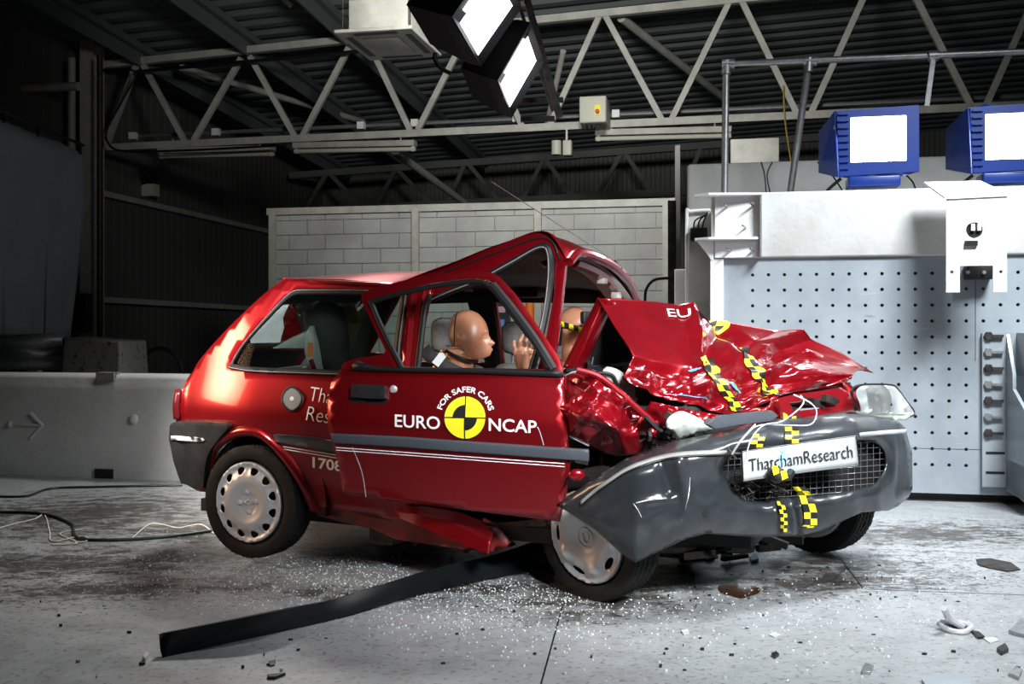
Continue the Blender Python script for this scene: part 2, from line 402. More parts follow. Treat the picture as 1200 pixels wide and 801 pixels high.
# dark notice panel and orange post that show through the car windows
w = thing('notice_panel', 'dark panel with small notices on the block wall behind the car', 'panel', rp(581, 380, qw-.2))
a = ROOM.onv(570, 345, qw-.1); c = ROOM.onv(597, 386, qw-.1)
obj('board', MB().box(ROOM, a[0], c[0], qw-.12, qw-.02, c[2], a[2]), mat('navy_board', (.01, .016, .03), .4), w)
for (x, y, x1, y1, mm) in ((582, 359, 592, 366, mat('red_notice', (.5, .3, .32), .5)), (583, 374, 591, 383, mat('blue_notice', (.15, .25, .5), .5))):
    a = ROOM.onv(x, y, qw-.13); c = ROOM.onv(x1, y1, qw-.13)
    obj('notice', MB().box(ROOM, a[0], c[0], qw-.135, qw-.12, c[2], a[2]), mm, w)
a = rp(621, 356, 11.5); a.z = 0
tag(obj('orange_post', MB().tube([a, a+Vector((0, 0, 1.5))], .05, 16), M['orange']), 'orange round post seen through the car behind the passenger headrest', 'post')

# roof steel -------------------------------------------------------
TQ = 16.0
def truss(label, q, chords, diags, wch, wd_, mt, group=None):
    t = thing('roof_truss', label, 'truss', ROOM.pt(ROOM.onv(chords[0][0][0], 200, q)[0], q, 0), 0, group)
    for nm, a, b in [('top_chord', *chords[0]), ('bottom_chord', *chords[1])]:
        obj(nm, MB().bar(rp(*a, q), rp(*b, q), wch, wch), mt, t, smooth=False)
    for a, b in diags: obj('diagonal', MB().bar(rp(*a, q), rp(*b, q), wd_, wd_*.8), mt, t, smooth=False)
    return t
dg = [((125, 169), (160, 76)), ((217, 166), (168, 76)), ((227, 165), (283, 68)), ((346, 160), (293, 66)), ((355, 159), (409, 56)), ((481, 153), (434, 54)), ((490, 152), (548, 38)),
      ((612, 148), (562, 36)), ((645, 146), (703, 18)), ((776, 141), (708, 16)), ((787, 140), (858, -4)), ((934, 134), (866, -5)), ((950, 133), (1020, -20)), ((1138, 125), (1062, -24)), ((1155, 124), (1228, -38))]
truss('cream roof truss spanning the hall above the car', TQ, [((105, 78), (1320, -47)), ((105, 174), (1320, 118))], dg, .115, .09, M['steelpaint'])
dg2 = [((360, 243), (383, 203)), ((425, 243), (386, 203)), ((440, 243), (463, 200)), ((505, 238), (467, 200)), ((525, 238), (545, 192)), ((585, 235), (549, 192)), ((612, 235), (637, 187)), ((672, 232), (640, 187)), ((700, 230), (728, 180)), ((765, 228), (733, 180)), ((800, 225), (822, 172))]
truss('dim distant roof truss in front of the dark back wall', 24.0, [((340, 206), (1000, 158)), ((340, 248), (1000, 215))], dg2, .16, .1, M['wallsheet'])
def level(a, b, q0):   # a beam under the roof: same p at both ends
    A = ROOM.onv(*a, q0); p = A[0]; aa = (b[0]-600)/FPX; Y = p/(aa*ROOM.F.x+ROOM.F.y); Pn = at(b[0], b[1], Y)
    return ROOM.pt(*A), Pn
for (a, b, lab) in (((166, 72), (45, 0), 'grey roof rafter above the left column'), ((290, 57), (218, 0), 'grey roof rafter over the left truss panels'), ((405, 44), (380, 0), 'grey roof rafter left of the ceiling cassette')):
    rp0 = ROOM.onv(*a, TQ)[0]; B2 = ROOM.pt(rp0, 5, roofz(rp0, 5)-.09); A2 = ROOM.pt(rp0, 26, roofz(rp0, 26)-.09)
    w = MB().bar(B2, A2, .12, .24); w.bar(B2-Vector((0, 0, .16)), A2-Vector((0, 0, .16)), .26, .03)
    tag(obj('rafter', w, M['roofsheet'], smooth=False), lab, 'beam', 'rafters under the roof')
for (a, b, q0, q1, r, lab) in (((212, 79), (425, 142), 16.3, 21, .06, 'thin tube brace behind the left part of the truss'), ((463, 178), (545, 238), 16.5, 21, .07, 'tube brace dropping from the truss left of the aerial'), ((728, 21), (850, 116), 16.3, 21, .07, 'grey tube brace behind the truss right of the cream box'), ((660, 60), (640, 150), 16.6, 18, .05, 'dim tube brace behind the hanging lamps')):
    tag(obj('roof_brace', MB().tube([rp(*a, q0), rp(*b, q1)], r, 12), M['steelpaint']), lab, 'brace', 'tube braces behind the truss')
for y0, y1, z in ((211, 275, 3.55), (341, 364, 1.65)):
    a = ROOM.pt(-10.93, 12, z)
    tag(obj('wall_rail', MB().bar(a, ROOM.pt(-10.93, 26.5, z-.1), .1, .14), M['steelpaint'], smooth=False), 'upper horizontal rail on the dark left wall' if z > 2 else 'lower horizontal rail on the dark left wall', 'rail', 'rails on the left wall')
# columns, pipes on the left
c = thing('steel_column', 'cream steel column beside the grey curtain', 'column', ROOM.pt(ROOM.onv(108, 300, 15.7)[0], 15.7, 0))
p = ROOM.onv(108, 300, 15.7)[0]
obj('web', MB().box(ROOM, p-.012, p+.012, 15.55, 15.85, 0, 6), M['steelpaint'], c, smooth=False)
for dq in (15.53, 15.85): obj('flange', MB().box(ROOM, p-.12, p+.12, dq, dq+.02, 0, 6), M['steelpaint'], c, smooth=False)
for px, rr, lab, mm in ((117, .05, 'thin dark drain pipe right of the cream column', 'junk'), (84, .06, 'thin pale pipe left of the cream column top', 'steelpaint')):
    a = rp(px, 300, 15.2); tag(obj('wall_pipe', MB().tube([(a.x, a.y, 0 if px > 100 else 3.6), (a.x, a.y, 5.6)], rr, 12), M[mm]), lab, 'pipe')
tag(obj('wall_tube', MB().tube([rp(-30, 105, 14.5), rp(92, 101, 14.5)], .07, 12), M['steelpaint']), 'short horizontal tube above the grey curtain', 'tube')
w = thing('wall_floodlight', 'small unlit twin floodlight on the upper rail of the left wall', 'light', ROOM.pt(-10.8, 18.2, 3.7))
ctr = ROOM.pt(*ROOM.onv(177, 221, 18.0))
obj('lamp_box', MB().box(ROOM, ROOM.inv(ctr)[0]-.2, ROOM.inv(ctr)[0]+.12, ROOM.inv(ctr)[1]-.1, ROOM.inv(ctr)[1]+.1, ctr.z-.15, ctr.z+.08), M['cream'], w)
for dx in (-.12, .06): obj('lamp_head', MB().tube([ctr+Vector((dx, -.1, .1)), ctr+Vector((dx, .06, .2))], .07, 12), M['housing'], w)
# curtain
top = [(-60, 116), (0, 139), (98, 178)]; n = 60; Pt = []
for i in range(n+1):
    t = i/n; x = -60+t*158; y = lut(top)(x); Y = 10.2+t*2.6; rip = .05*math.sin(i*.9)*(.3+t)+.03*math.sin(i*.37)
    col = []
    for j in range(16):
        s = j/15; tp = at(x, y, Y); xb = x-14*s*(t**3); bt = at(xb, 396, Y); pnt = tp.lerp(bt, s); pnt.y += rip*(.3+s); pnt.x += .02*math.sin(s*6+i*.3)*t; pnt.z -= .012*abs(math.sin(i*.39))*(1-s); col.append(pnt)
    Pt.append(col)
cu = thing('hanging_curtain', 'grey fabric curtain hanging at the left edge of the hall', 'curtain', at(30, 396, 11.5))
obj('fabric', MB().grid(Pt), M['curtain'], cu, solid=.004)
for i in (8, 24, 40, 59): obj('hook', MB().bar(Pt[i][0]+Vector((0, 0, -.03)), Pt[i][0]+Vector((0, 0, .12)), .03, .03), M['black'], cu)
obj('curtain_rail', MB().tube([Pt[0][0]+Vector((0, .05, .1)), Pt[-1][0]+Vector((0, .05, .1))], .02, 8), M['junk'], cu)
a = ROOM.onv(99, 368, 15.5); tag(obj('socket_box', MB().box(ROOM, a[0]-.17, a[0]+.14, 15.35, 15.54, a[2]-.3, a[2]+.35, bev=.02), M['junk']), 'dark electrical box on the cream column', 'box')
# guard rail section, speckled block, long barrier on the left
a = at(-40, 405, 9.3); b = at(76, 405, 9.3); prof = [(-.16, 0), (-.14, -.05), (-.06, -.05), (-.03, 0), (.03, 0), (.06, -.05), (.14, -.05), (.16, 0)]
gr = thing('guard_rail', 'galvanised corrugated guard rail section behind the white barrier', 'guardrail', (a.x, a.y, 0))
obj('rail', MB().grid([[(x, a.y+dy, at(0, 412, 9.3).z+dz) for dz, dy in prof] for x in (a.x, b.x)]), M['steel'], gr, solid=.006, smooth=True, auto=60)
obj('post', MB().box(Fr(0), b.x-.35, b.x-.25, a.y, a.y+.1, 0, .95), M['steel'], gr)
a = at(65, 436, 8.9); b = at(152, 436, 8.9); t2 = at(148, 399, 8.9).z
w = MB().hexa([(a.x, 8.9, 0), (b.x, 8.7, 0), (b.x, 9.5, 0), (a.x, 9.7, 0), (a.x+.05, 8.95, t2+.03), (b.x-.03, 8.75, t2), (b.x-.03, 9.4, t2), (a.x+.05, 9.6, t2+.03)])
tag(obj('concrete_block', w, M['concdark'], bevel=.02), 'dark speckled concrete block standing behind the white barrier', 'block')
tag(obj('cable_hoop', MB().tube([at(188+26*math.cos(t*.2), 440-32*math.sin(t*.2), 9.6) for t in range(0, 17)], .02, 8), M['rubber']), 'dark looped hose standing behind the white barrier', 'hose')
qb = 6.75; p0 = -8.5; p1 = ROOM.onv(330, 400, qb)[0]; zb = ROOM.onv(100, 439, qb)[2]
bar = thing('concrete_barrier', 'long white painted concrete barrier with embossed arrow left of the car', 'barrier', ROOM.pt(-5, qb, 0))
pr = [(0, .0), (0, .1), (.03, zb-.03), (.06, zb), (.34, zb), (.37, zb-.03), (.4, .1), (.4, 0)]
w = MB(); n = 60
G = [[ROOM.pt(p0+(p1-p0)*i/n, qb+a, z) for a, z in pr] for i in range(n+1)]; w.grid(G); w.add(G[0], [tuple(range(8))]); w.add(G[-1], [tuple(reversed(range(8)))])
obj('barrier_body', w, M['conc'], bar, auto=50)
pt_ = lambda x, y, d=0: ROOM.pt(*ROOM.onv(x, y, qb+.015+d))
w = MB(); w.tube([pt_(12, 497), pt_(50, 498)], .014, 8).tube([pt_(36, 484), pt_(50, 498), pt_(36, 513)], .016, 8)
w.ball(pt_(12, 497), .025)
obj('embossed_arrow', w, M['conc'], bar)
obj('lifting_boss', MB().ball(pt_(157, 491), .035, sq=(1, .5, 1.1)), M['conc'], bar)
obj('lifting_slot', MB().hexa([ROOM.pt(*ROOM.onv(x, 445, qb+.01))*1.0+Vector((0, dy, dz)) for dz in (0, .055) for x, dy in ((113, -.012), (134, -.012), (134, .1), (113, .1))]), M['concdark'], bar)
a = ROOM.onv(112, 555, qb); b_ = ROOM.onv(133, 562, qb)
obj('forklift_pocket', MB().box(ROOM, a[0], b_[0], qb-.012, qb+.1, 0.0, .07), M['black'], bar)

# crash barrier at the right ---------------------------------------
cb = thing('crash_barrier', 'white concrete crash block faced with a perforated grey steel plate', 'barrier', ROOM.pt(3.5, QB+.5, 0))
e = ROOM.onv(848, 303, QB); pl = e[0]; zp = e[2]; zc = ROOM.onv(1000, 223, QB)[2]; pr_ = 7.0
w = MB(); w.box(ROOM, pl-.08, pr_, QB+.06, QB+1.3, .08, zc-.01, bev=.02)
w.box(ROOM, pl-.08, pr_, QB-.03, QB+.1, zp, zc, bev=.015)
obj('concrete_body', w, M['conc'], cb)
obj('edge_strip', MB().box(ROOM, pl-.085, pl, QB-.035, QB+.07, .06, zp), M['white'], cb)
# perforated plate: real holes, one cell per hole
zr = [ROOM.onv(1100, 340+y/4.004, QB)[2] for y in (71,)][0]; pz = 18.72*ROOM.pt(*ROOM.onv(1100, 400, QB)).y/FPX
c0 = ROOM.onv(882, 322, QB); c1 = ROOM.onv(1193, 319.5, QB); pp = (c1[0]-c0[0])/16
pb = .055; ncol = int((pr_-c0[0])/pp); nrow = int((c0[2]-pb)/pz); w = MB(); hr = .0115
w.box(ROOM, pl, c0[0]-pp/2, QB, QB+.03, pb, zp); w.box(ROOM, c0[0]-pp/2, pr_, QB, QB+.03, c0[2]+pz/2, zp)
zlow = c0[2]-(nrow+.5-1)*pz; w.box(ROOM, c0[0]-pp/2, pr_, QB, QB+.03, pb, zlow-pz if False else c0[2]-(nrow-.5)*pz)
for i in range(ncol):
    for j in range(nrow):
        cx = c0[0]+i*pp; cz = c0[2]-j*pz
        sq = [(-1, -1), (0, -1), (1, -1), (1, 0), (1, 1), (0, 1), (-1, 1), (-1, 0)]
        ring = [(math.cos(math.radians(225+45*k))*hr, math.sin(math.radians(225+45*k))*hr) for k in range(8)]
        vs = [ROOM.pt(cx+a*pp/2, QB, cz+b*pz/2) for a, b in sq]+[ROOM.pt(cx+a, QB, cz+b) for a, b in ring]+[ROOM.pt(cx+a, QB+.03, cz+b) for a, b in ring]
        w.add(vs, [(k, (k+1) % 8, 8+(k+1) % 8, 8+k) for k in range(8)]+[(8+k, 8+(k+1) % 8, 16+(k+1) % 8, 16+k) for k in range(8)])
obj('perforated_plate', w, M['grey_plate'], cb, smooth=False)
obj('backing', MB().box(ROOM, pl+.02, pr_, QB+.03, QB+.05, pb, zp), M['black'], cb)
w = MB(); sx = ROOM.onv(1143, 350, QB)[0]; w.box(ROOM, sx-.002, sx+.002, QB-.001, QB+.002, c0[2]-5.5*pz, zp); zz = c0[2]-10.5*pz
w.box(ROOM, pl, pr_, QB-.001, QB+.002, ROOM.onv(1110, 525.5, QB)[2]-.003, ROOM.onv(1110, 525.5, QB)[2])
obj('plate_seam', w, M['junk'], cb)
w = MB().box(ROOM, pl-.08, pr_, QB+.1, QB+1.2, 0, .08); obj('base_gap_fill', w, M['black'], cb)  # black box standing for the dark gap below the plate
# rear concrete block and left column section
q2 = 8.6; a = ROOM.onv(805, 192, q2)
tag(obj('rear_concrete_block', MB().box(ROOM, a[0], 7.5, q2, q2+1.5, 0, a[2], bev=.03), M['conc']), 'tall white concrete block standing behind the crash barrier', 'block')
q3 = 7.6; a = ROOM.onv(806, 245, q3); b_ = ROOM.onv(846, 245, q3)
bp_ = thing('side_block', 'narrow white block with conduit left of the perforated plate', 'block', ROOM.pt(a[0], q3, 0))
obj('block_body', MB().box(ROOM, a[0], pl-.09, q3, q3+.6, 0, a[2]-.0, bev=.01), M['conc'], bp_)
obj('conduit', MB().tube(cr([rp(x, y, q3-.03) for x, y in ((806, 470), (805, 370), (805, 255), (809, 248), (832, 246))], 5), .012, 10), M['white'], bp_)
obj('bulkhead_light', MB().box(ROOM, ROOM.onv(813, 355, q3)[0], ROOM.onv(831, 355, q3)[0], q3-.1, q3, ROOM.onv(820, 361, q3)[2], ROOM.onv(820, 351, q3)[2], bev=.015), M['lens'], bp_)
w = MB(); ja = ROOM.onv(791, 316, q3+.3); jb = ROOM.onv(804, 358, q3+.3)
w.box(ROOM, ja[0], jb[0], q3+.2, q3+.3, jb[2], ja[2], bev=.01)
tag(obj('junction_box', w, M['white']), 'white electrical box at the left edge of the white block', 'box')
w = MB()
for px in (786, 789): a = rp(px, 235, 9); w.tube([(a.x, a.y, 0), a], .025, 8)
tag(obj('cable_duct', w, M['junk']), 'dark vertical conduits between the block wall and white block', 'conduit')
w = MB().tube(cr([rp(x, y, 8.7) for x, y in ((756, 355), (757, 340), (765, 329), (778, 326), (803, 326))], 6), .012, 8)
tag(obj('black_hose', w, M['rubber']), 'black hose curving out behind the car windscreen opening', 'hose')
tag(obj('steel_post', MB().box(ROOM, ROOM.onv(791, 200, 9.5)[0], ROOM.onv(797, 200, 9.5)[0], 9.5, 9.6, 0, ROOM.onv(793, 170, 9.5)[2]), M['capgrey']), 'thin galvanised post left of the rear white block', 'post')
# bracket at the barrier's top left
br = thing('mounting_bracket', 'white steel bracket with gusset plates on the top left of the crash barrier', 'bracket', rp(860, 300, QB-.1))
pt = lambda x, y, d=0: rp(x, y, QB-d)
bx = ROOM.onv(838, 262, QB)[0]; ex = ROOM.onv(892, 262, QB)[0]; z1 = ROOM.onv(860, 231, QB)[2]; z2 = ROOM.onv(860, 282, QB)[2]; z0 = ROOM.onv(860, 302, QB)[2]
obj('back_plate', MB().box(ROOM, bx, ex, QB-.05, QB-.03, z0, z1), M['white'], br)
for zz, nm in ((z1, 0), (z2, 1)):
    w = MB().prism([ROOM.pt(ex, QB-.03, zz), ROOM.pt(ex, QB-.1, zz), ROOM.pt(bx-.04, QB-.16, zz), ROOM.pt(bx-.13, QB-.1, zz), ROOM.pt(bx-.13, QB+.0, zz), ROOM.pt(bx, QB+.05, zz)], (0, 0, .014))
    obj('flange', w, M['white'], br)
obj('end_rib', MB().box(ROOM, ex-.012, ex, QB-.12, QB-.03, z0, z1), M['steel'], br)
obj('gusset', MB().prism([ROOM.pt(bx-.02, QB-.04, z2), ROOM.pt(bx-.12, QB-.08, z2), ROOM.pt(bx-.02, QB-.04, z2-.13)], (.012, 0, 0)), M['white'], br)
for x, y in ((853, 242), (883, 241), (874, 267), (856, 294), (883, 294)): obj('bolt', MB().tube([pt(x, y, .05), pt(x-4, y-3, .13)], .006, 8), M['steel'], br)
w = MB().box(ROOM, ROOM.onv(809, 270, q3-.1)[0], ROOM.onv(829, 270, q3-.1)[0], q3-.14, q3-.02, ROOM.onv(820, 282, q3-.1)[2], ROOM.onv(820, 267, q3-.1)[2], bev=.008)
for i in range(3): w.tube(cr([rp(813+i*5, 268, q3-.08), rp(815+i*5, 258, q3-.09), rp(829, 251-i, q3-.1)], 5), .006, 6)
tag(obj('cable_connector', w, M['rubber']), 'black multi plug with three cables beside the white bracket', 'connector')
# camera housing box
ch_ = thing('camera_housing', 'white steel camera box with sloping hood hung on the crash barrier', 'camera box', rp(1144, 340, QB-.3))
qf = QB-.42; A = ROOM.onv(1109, 231, qf); B = ROOM.onv(1180, 228, qf); zt_ = A[2]; zm = ROOM.onv(1144, 311, qf)[2]; zl = ROOM.onv(1144, 342, qf)[2]
hc = ROOM.onv(1143, 269, qf)
nb = 20; hole = [Vector((hc[0]+.052*math.cos(2*math.pi*i/nb), hc[2]+.052*math.sin(2*math.pi*i/nb))) for i in range(nb)]
fw = .075; out = [(A[0], zl), (A[0]+fw, zl), (A[0]+fw, zm), (B[0]-fw, zm), (B[0]-fw, zl), (B[0], zl), (B[0], zt_), (A[0], zt_)]
hh = [[(A[0]+fw*.42+.012*math.cos(t), zl+.12+.012*math.sin(t)) for t in [k*math.pi/4 for k in range(8)]], [(B[0]-fw*.42+.012*math.cos(t), zl+.12+.012*math.sin(t)) for t in [k*math.pi/4 for k in range(8)]]]
obj('front_plate', panel(ROOM, [Vector(p) for p in out], lambda u, w: qf, [hole]+hh, .08, uw=True), M['white'], ch_, smooth=False, solid=.012)
for u in (A[0]+.15, B[0]-.15): obj('support_strut', MB().box(ROOM, u-.01, u+.01, qf, QB, zt_-.2, zt_-.16), M['white'], ch_)
hp = [rp(1082.5, 213, QB-.2), rp(1149, 211.5, QB-.2), ROOM.pt(B[0]+.01, qf-.01, zt_+.01), ROOM.pt(A[0]-.01, qf-.01, zt_)]
obj('hood', MB().prism(hp, (0, 0, -.012)), M['white'], ch_)
obj('camera_lens', MB().lathe([(0, 0), (.03, 0), (.045, .0), (.045, -.12), (0, -.12)], ROOM.pt(hc[0], qf+.02, hc[2]), -Vector((ROOM.R.x, ROOM.R.y, 0)), 24), M['rubber'], ch_)
obj('camera_clamp', MB().box(ROOM, hc[0]-.06, hc[0]+.01, qf-.02, qf+.1, hc[2]-.095, hc[2]-.065), M['rubber'], ch_)
obj('mount_block', MB().box(ROOM, ROOM.onv(1129, 318, QB)[0], ROOM.onv(1160, 318, QB)[0], QB-.12, QB-.0, ROOM.onv(1140, 327, QB-.1)[2], ROOM.onv(1140, 311, QB-.1)[2], bev=.006), M['rubber'], ch_)
for x in (1134, 1153): obj('bolt', MB().lathe([(0, 0), (.012, 0), (.012, .012), (0, .012)], rp(x, 319, QB-.13), -Vector((ROOM.R.x, ROOM.R.y, 0)), 6), M['steel'], ch_)
# bolted fixture at the right edge
fx = thing('bolted_fixture', 'grey steel fixture bolted to the plate at the right edge', 'fixture', rp(1175, 575, QB-.3))
u0 = ROOM.onv(1151, 480, QB-.03)[0]; u1 = ROOM.onv(1179, 480, QB-.03)[0]; zt2 = ROOM.onv(1151, 390, QB-.03)[2]; zb2 = ROOM.onv(1151, 570, QB-.03)[2]
obj('base_plate', MB().box(ROOM, u0, u1+.3, QB-.035, QB-.002, zb2, zt2), M['grey_plate'], fx)
obj('web_plate', MB().prism([ROOM.pt(u1, QB-.03, zt2), ROOM.pt(u1, QB-.03, zb2), ROOM.pt(u1+.0, QB-.45, zb2-.03), ROOM.pt(u1, QB-.45, zb2+.5), ROOM.pt(u1, QB-.18, zb2+.62), ROOM.pt(u1, QB-.18, zt2-.25)], ROOM.pt(.02, 0, 0)-ROOM.pt(0, 0, 0)), M['grey_plate'], fx)
obj('shelf', MB().box(ROOM, u1, u1+.5, QB-.45, QB-.03, zb2-.02, zb2+.18), M['grey_plate'], fx)
obj('top_beam', MB().box(ROOM, u1+.06, u1+.5, QB-.3, QB-.03, zb2+.7, zt2), M['grey_plate'], fx)
for i in range(7):
    y = 393.5+i*19; zz = ROOM.onv(1156, y, QB-.06)[2]
    w = MB().lathe([(0, .02), (.026, .02), (.03, .0), (.0, 0)], ROOM.pt(u0+.035, QB-.035, zz), -Vector((ROOM.R.x, ROOM.R.y, 0)), 6).bar(ROOM.pt(u0+.05, QB-.05, zz), ROOM.pt(u1-.02, QB-.05, zz), .016, .02)
    obj('bolt', w, M['steel'] if i % 2 else M['junk'], fx)
for y in (528, 551): obj('slot', MB().box(ROOM, u0+.02, u1-.01, QB-.038, QB-.03, ROOM.onv(1156, y, QB)[2]-.015, ROOM.onv(1156, y, QB)[2]), M['black'], fx)

# pipe frame with lamps ---------------------------------------------
qp = 7.85
pf = thing('pipe_frame', 'galvanised scaffold pipe frame standing on the crash barrier', 'frame', rp(850, 228, qp))
obj('rail', MB().tube([rp(851, 75, qp), rp(1260, 58, qp)], .024, 16), M['steel'], pf)
obj('upright', MB().tube([rp(851, 72, qp), rp(849, 235, qp)], .026, 16), M['steel'], pf)
obj('upright', MB().tube([rp(948, 74, qp), rp(924, 240, qp+.3)], .026, 16), M['steel'], pf)
for x, y in ((852, 75), (948, 72)): obj('clamp', MB().tube([rp(x-6, y, qp), rp(x+9, y-.4, qp)], .036, 14).tube([rp(x, y-4, qp), rp(x-1, y+12, qp)], .035, 14), M['steel'], pf)
obj('drop_strut', MB().bar(rp(1094, 66, qp-.04), rp(1086, 124, qp-.04), .012, .035), M['steel'], pf)
obj('strut_clamp', MB().tube([rp(1088, 66, qp-.02), rp(1099, 65, qp-.02)], .04, 12), M['steel'], pf)
def blue_lamp(x0, y0, x1, y1, lx0, ly0, lx1, ly1, label):
    q = qp-.35; a = ROOM.onv(x0, y1, q); b = ROOM.onv(x1, y0, q)
    t = thing('blue_floodlight', label, 'floodlight', ROOM.pt(a[0], q+.2, a[2]), 0, 'blue floodlights above the crash barrier')
    u0, w0, u1, w1 = a[0], a[2], b[0], b[2]; c = ROOM.onv(lx0, ly1, q); d = ROOM.onv(lx1, ly0, q)
    hole = [Vector(p) for p in ((c[0], c[2]), (d[0], c[2]), (d[0], d[2]), (c[0], d[2]))]
    oo = [Vector(p) for p in ((u0+.08, w0), (u1, w0+.02), (u1, w1), (u0+.06, w1-.02))]
    obj('face_frame', panel(ROOM, oo, lambda u, w: q, [hole], .1, uw=True), M['blue'], t, smooth=False, solid=.03)
    back = [ROOM.pt(u, v, w) for v, (i, j) in ((q+.01, (0, 0)),) for u, w in ((u0+.07, w0), (u1, w0+.02), (u1, w1), (u0+.05, w1-.02))]
    bk = [ROOM.pt(u, q+.32, w) for u, w in ((u0-.03, w0+.08), (u1-.12, w0+.1), (u1-.12, w1-.08), (u0-.03, w1-.1))]
    w = MB().add(back+bk, [(0, 1, 5, 4), (1, 2, 6, 5), (2, 3, 7, 6), (3, 0, 4, 7), (4, 5, 6, 7)]); obj('housing', w, M['blue'], t, smooth=False, solid=.006)
    obj('lit_face', MB().box(ROOM, c[0], d[0], q+.02, q+.03, c[2], d[2]), M['lampon'], t)
    w = MB()
    for k in range(9): zz = w0+(w1-w0)*(k+1)/10; w.box(ROOM, u0+.07, u0+.14, q-.02, q-.0, zz, zz+.012)
    obj('cooling_fins', w, M['blue'], t)
    obj('ballast_box', MB().box(ROOM, u0+.14, u1-.12, q-.01, q+.2, w0-.075, w0, bev=.01), M['blue'], t)
    obj('yoke', MB().tube([ROOM.pt(u0-.02, q+.12, w0+.2), ROOM.pt(u0-.04, q+.14, w1+.05), ROOM.pt((u0+u1)/2, q+.16, w1+.3), ROOM.pt(u1, q+.14, w1+.05), ROOM.pt(u1+.01, q+.12, w0+.2)], .01, 8), M['rubber'], t) if False else None
    obj('cable', MB().tube(cr([ROOM.pt(u0+.1, q+.1, w0), ROOM.pt(u0-.02, q+.15, w0-.12), ROOM.pt(u0-.05, q+.2, w0-.3)], 6), .012, 8), M['rubber'], t)
blue_lamp(970, 123, 1077, 207, 997, 135, 1062, 190, 'lit blue floodlight nearer the white bracket, fully in view')
blue_lamp(1126, 119, 1236, 203, 1155, 131, 1222, 187, 'lit blue floodlight cut off by the right edge of the picture')
for i, xs in enumerate([(892, 896, 898), (905, 899, 903), (958, 975, 990), (1062, 1070, 1075)]):
    w = MB().tube(cr([rp(xs[0], 190 if i < 3 else 205, 8.0), rp(xs[1], 205 if i < 3 else 214, 7.95), rp(xs[2], 228, 7.9)], 6), .006, 6)
    tag(obj('loose_cable', w, M['rubber']), ['thin black cable hanging left of the leaning pipe', 'second thin cable beside the leaning pipe', 'black cable under the left blue floodlight', 'thin cable right of the left blue floodlight'][i], 'cable')
# grey cabinet behind, control box, tube lights, conduit
a = ROOM.onv(856, 163, 12); b_ = ROOM.onv(913, 190, 12)
tag(obj('wall_cabinet', MB().box(ROOM, a[0], b_[0], 12, 12.4, b_[2]-.3, a[2], bev=.01), M['steelpaint']), 'dim grey cabinet showing above the rear white block', 'cabinet')
cbx = thing('control_box', 'cream control box with red and yellow isolator on the truss', 'box', rp(697, 148, 15.4))
a = ROOM.onv(681, 147, 15.5); b_ = ROOM.onv(712, 115, 15.5)
obj('enclosure', MB().box(ROOM, a[0], b_[0], 15.3, 15.92, a[2], b_[2], bev=.02), M['cream'], cbx)
obj('switch_plate', MB().box(ROOM, ROOM.onv(697, 130, 15.3)[0], ROOM.onv(704, 130, 15.3)[0], 15.27, 15.3, ROOM.onv(700, 135, 15.3)[2], ROOM.onv(700, 123, 15.3)[2]), M['yellow'], cbx)
obj('rotary_switch', MB().lathe([(0, .04), (.03, .04), (.035, 0), (0, 0)], rp(700, 130.5, 15.26), -Vector((ROOM.R.x, ROOM.R.y, 0)), 16), mat('red_switch', (.5, .02, .01), .4), cbx)
w = MB()
for i in range(5): w.tube([rp(685+i*5.5, 146, 15.45), rp(685+i*5.5, 151, 15.45)], .025, 8)
obj('cable_gland', w, M['junk'], cbx)
a = rp(664, 174, 15.95); tag(obj('small_siren', MB().bar(a, a+Vector((0, 0, .3)), .03, .03).box(ROOM, ROOM.inv(a)[0]-.05, ROOM.inv(a)[0]+.09, 15.85, 16.05, a.z-.12, a.z+.12, bev=.02).tube([a+Vector((-.16, 0, -.1)), a+Vector((-.16, 0, .12))], .08, 12), M['cream']), 'small siren box hanging under the truss end', 'siren')
for (x0, y0, x1, y1, q, lab) in ((187, 181, 321, 178, 16.0, 'unlit fluorescent tube fitting at the far left of the truss'), (345, 175, 487, 172, 16.0, 'unlit fluorescent tube fitting under the middle of the truss'), (698, 160, 857, 156, 16.0, 'unlit fluorescent tube fitting under the control box')):
    t = thing('tube_light', lab, 'light', rp((x0+x1)/2, y0, q), 0, 'fluorescent fittings under the truss')
    A = rp(x0, y0-4, q); B = rp(x1, y1-4, q); dz = Vector((0, 0, 1))
    obj('batten', MB().bar(A, B, .09, .16), M['steelpaint'], t)
    for s in (.12, .88): obj('hanger', MB().bar(A.lerp(B, s), A.lerp(B, s)+dz*.2, .02, .02), M['steelpaint'], t)
    obj('tube', MB().tube([A-dz*.09, B-dz*.09], .035, 10), M['cream'], t)
    for s in (.02, .98): obj('lamp_holder', MB().bar(A.lerp(B, s)-dz*.02, A.lerp(B, s)-dz*.13, .05, .05), M['steelpaint'], t)
cn = thing('conduit_run', 'galvanised conduit with small white boxes running behind the truss', 'conduit', rp(600, 140, 16.3))
obj('pipe', MB().tube([rp(150, 160, 16.35), rp(1250, 110, 16.35)], .035, 8), M['steel'], cn)
for x in (157, 254, 424, 487, 606, 722): y = 160-(x-150)*50/1100; a = rp(x, y, 16.3); obj('outlet_box', MB().box(ROOM, ROOM.inv(a)[0]-.06, ROOM.inv(a)[0]+.06, 16.22, 16.32, a.z-.06, a.z+.06), M['white'], cn)
tag(obj('black_cable', MB().tube(cr([rp(x, y, 15.6) for x, y in ((120, 82), (158, 84), (143, 118), (126, 150), (126, 166), (145, 177), (220, 176), (335, 170))], 6), .02, 6), M['rubber']), 'black cable looping down the left end of the truss', 'cable')
tag(obj('roof_cable', MB().tube([rp(160, 84, 15.7), rp(400, 62, 15.7), rp(470, 56, 15.7)], .03, 6), M['rubber']), 'black cable clipped along the top chord of the truss', 'cable')
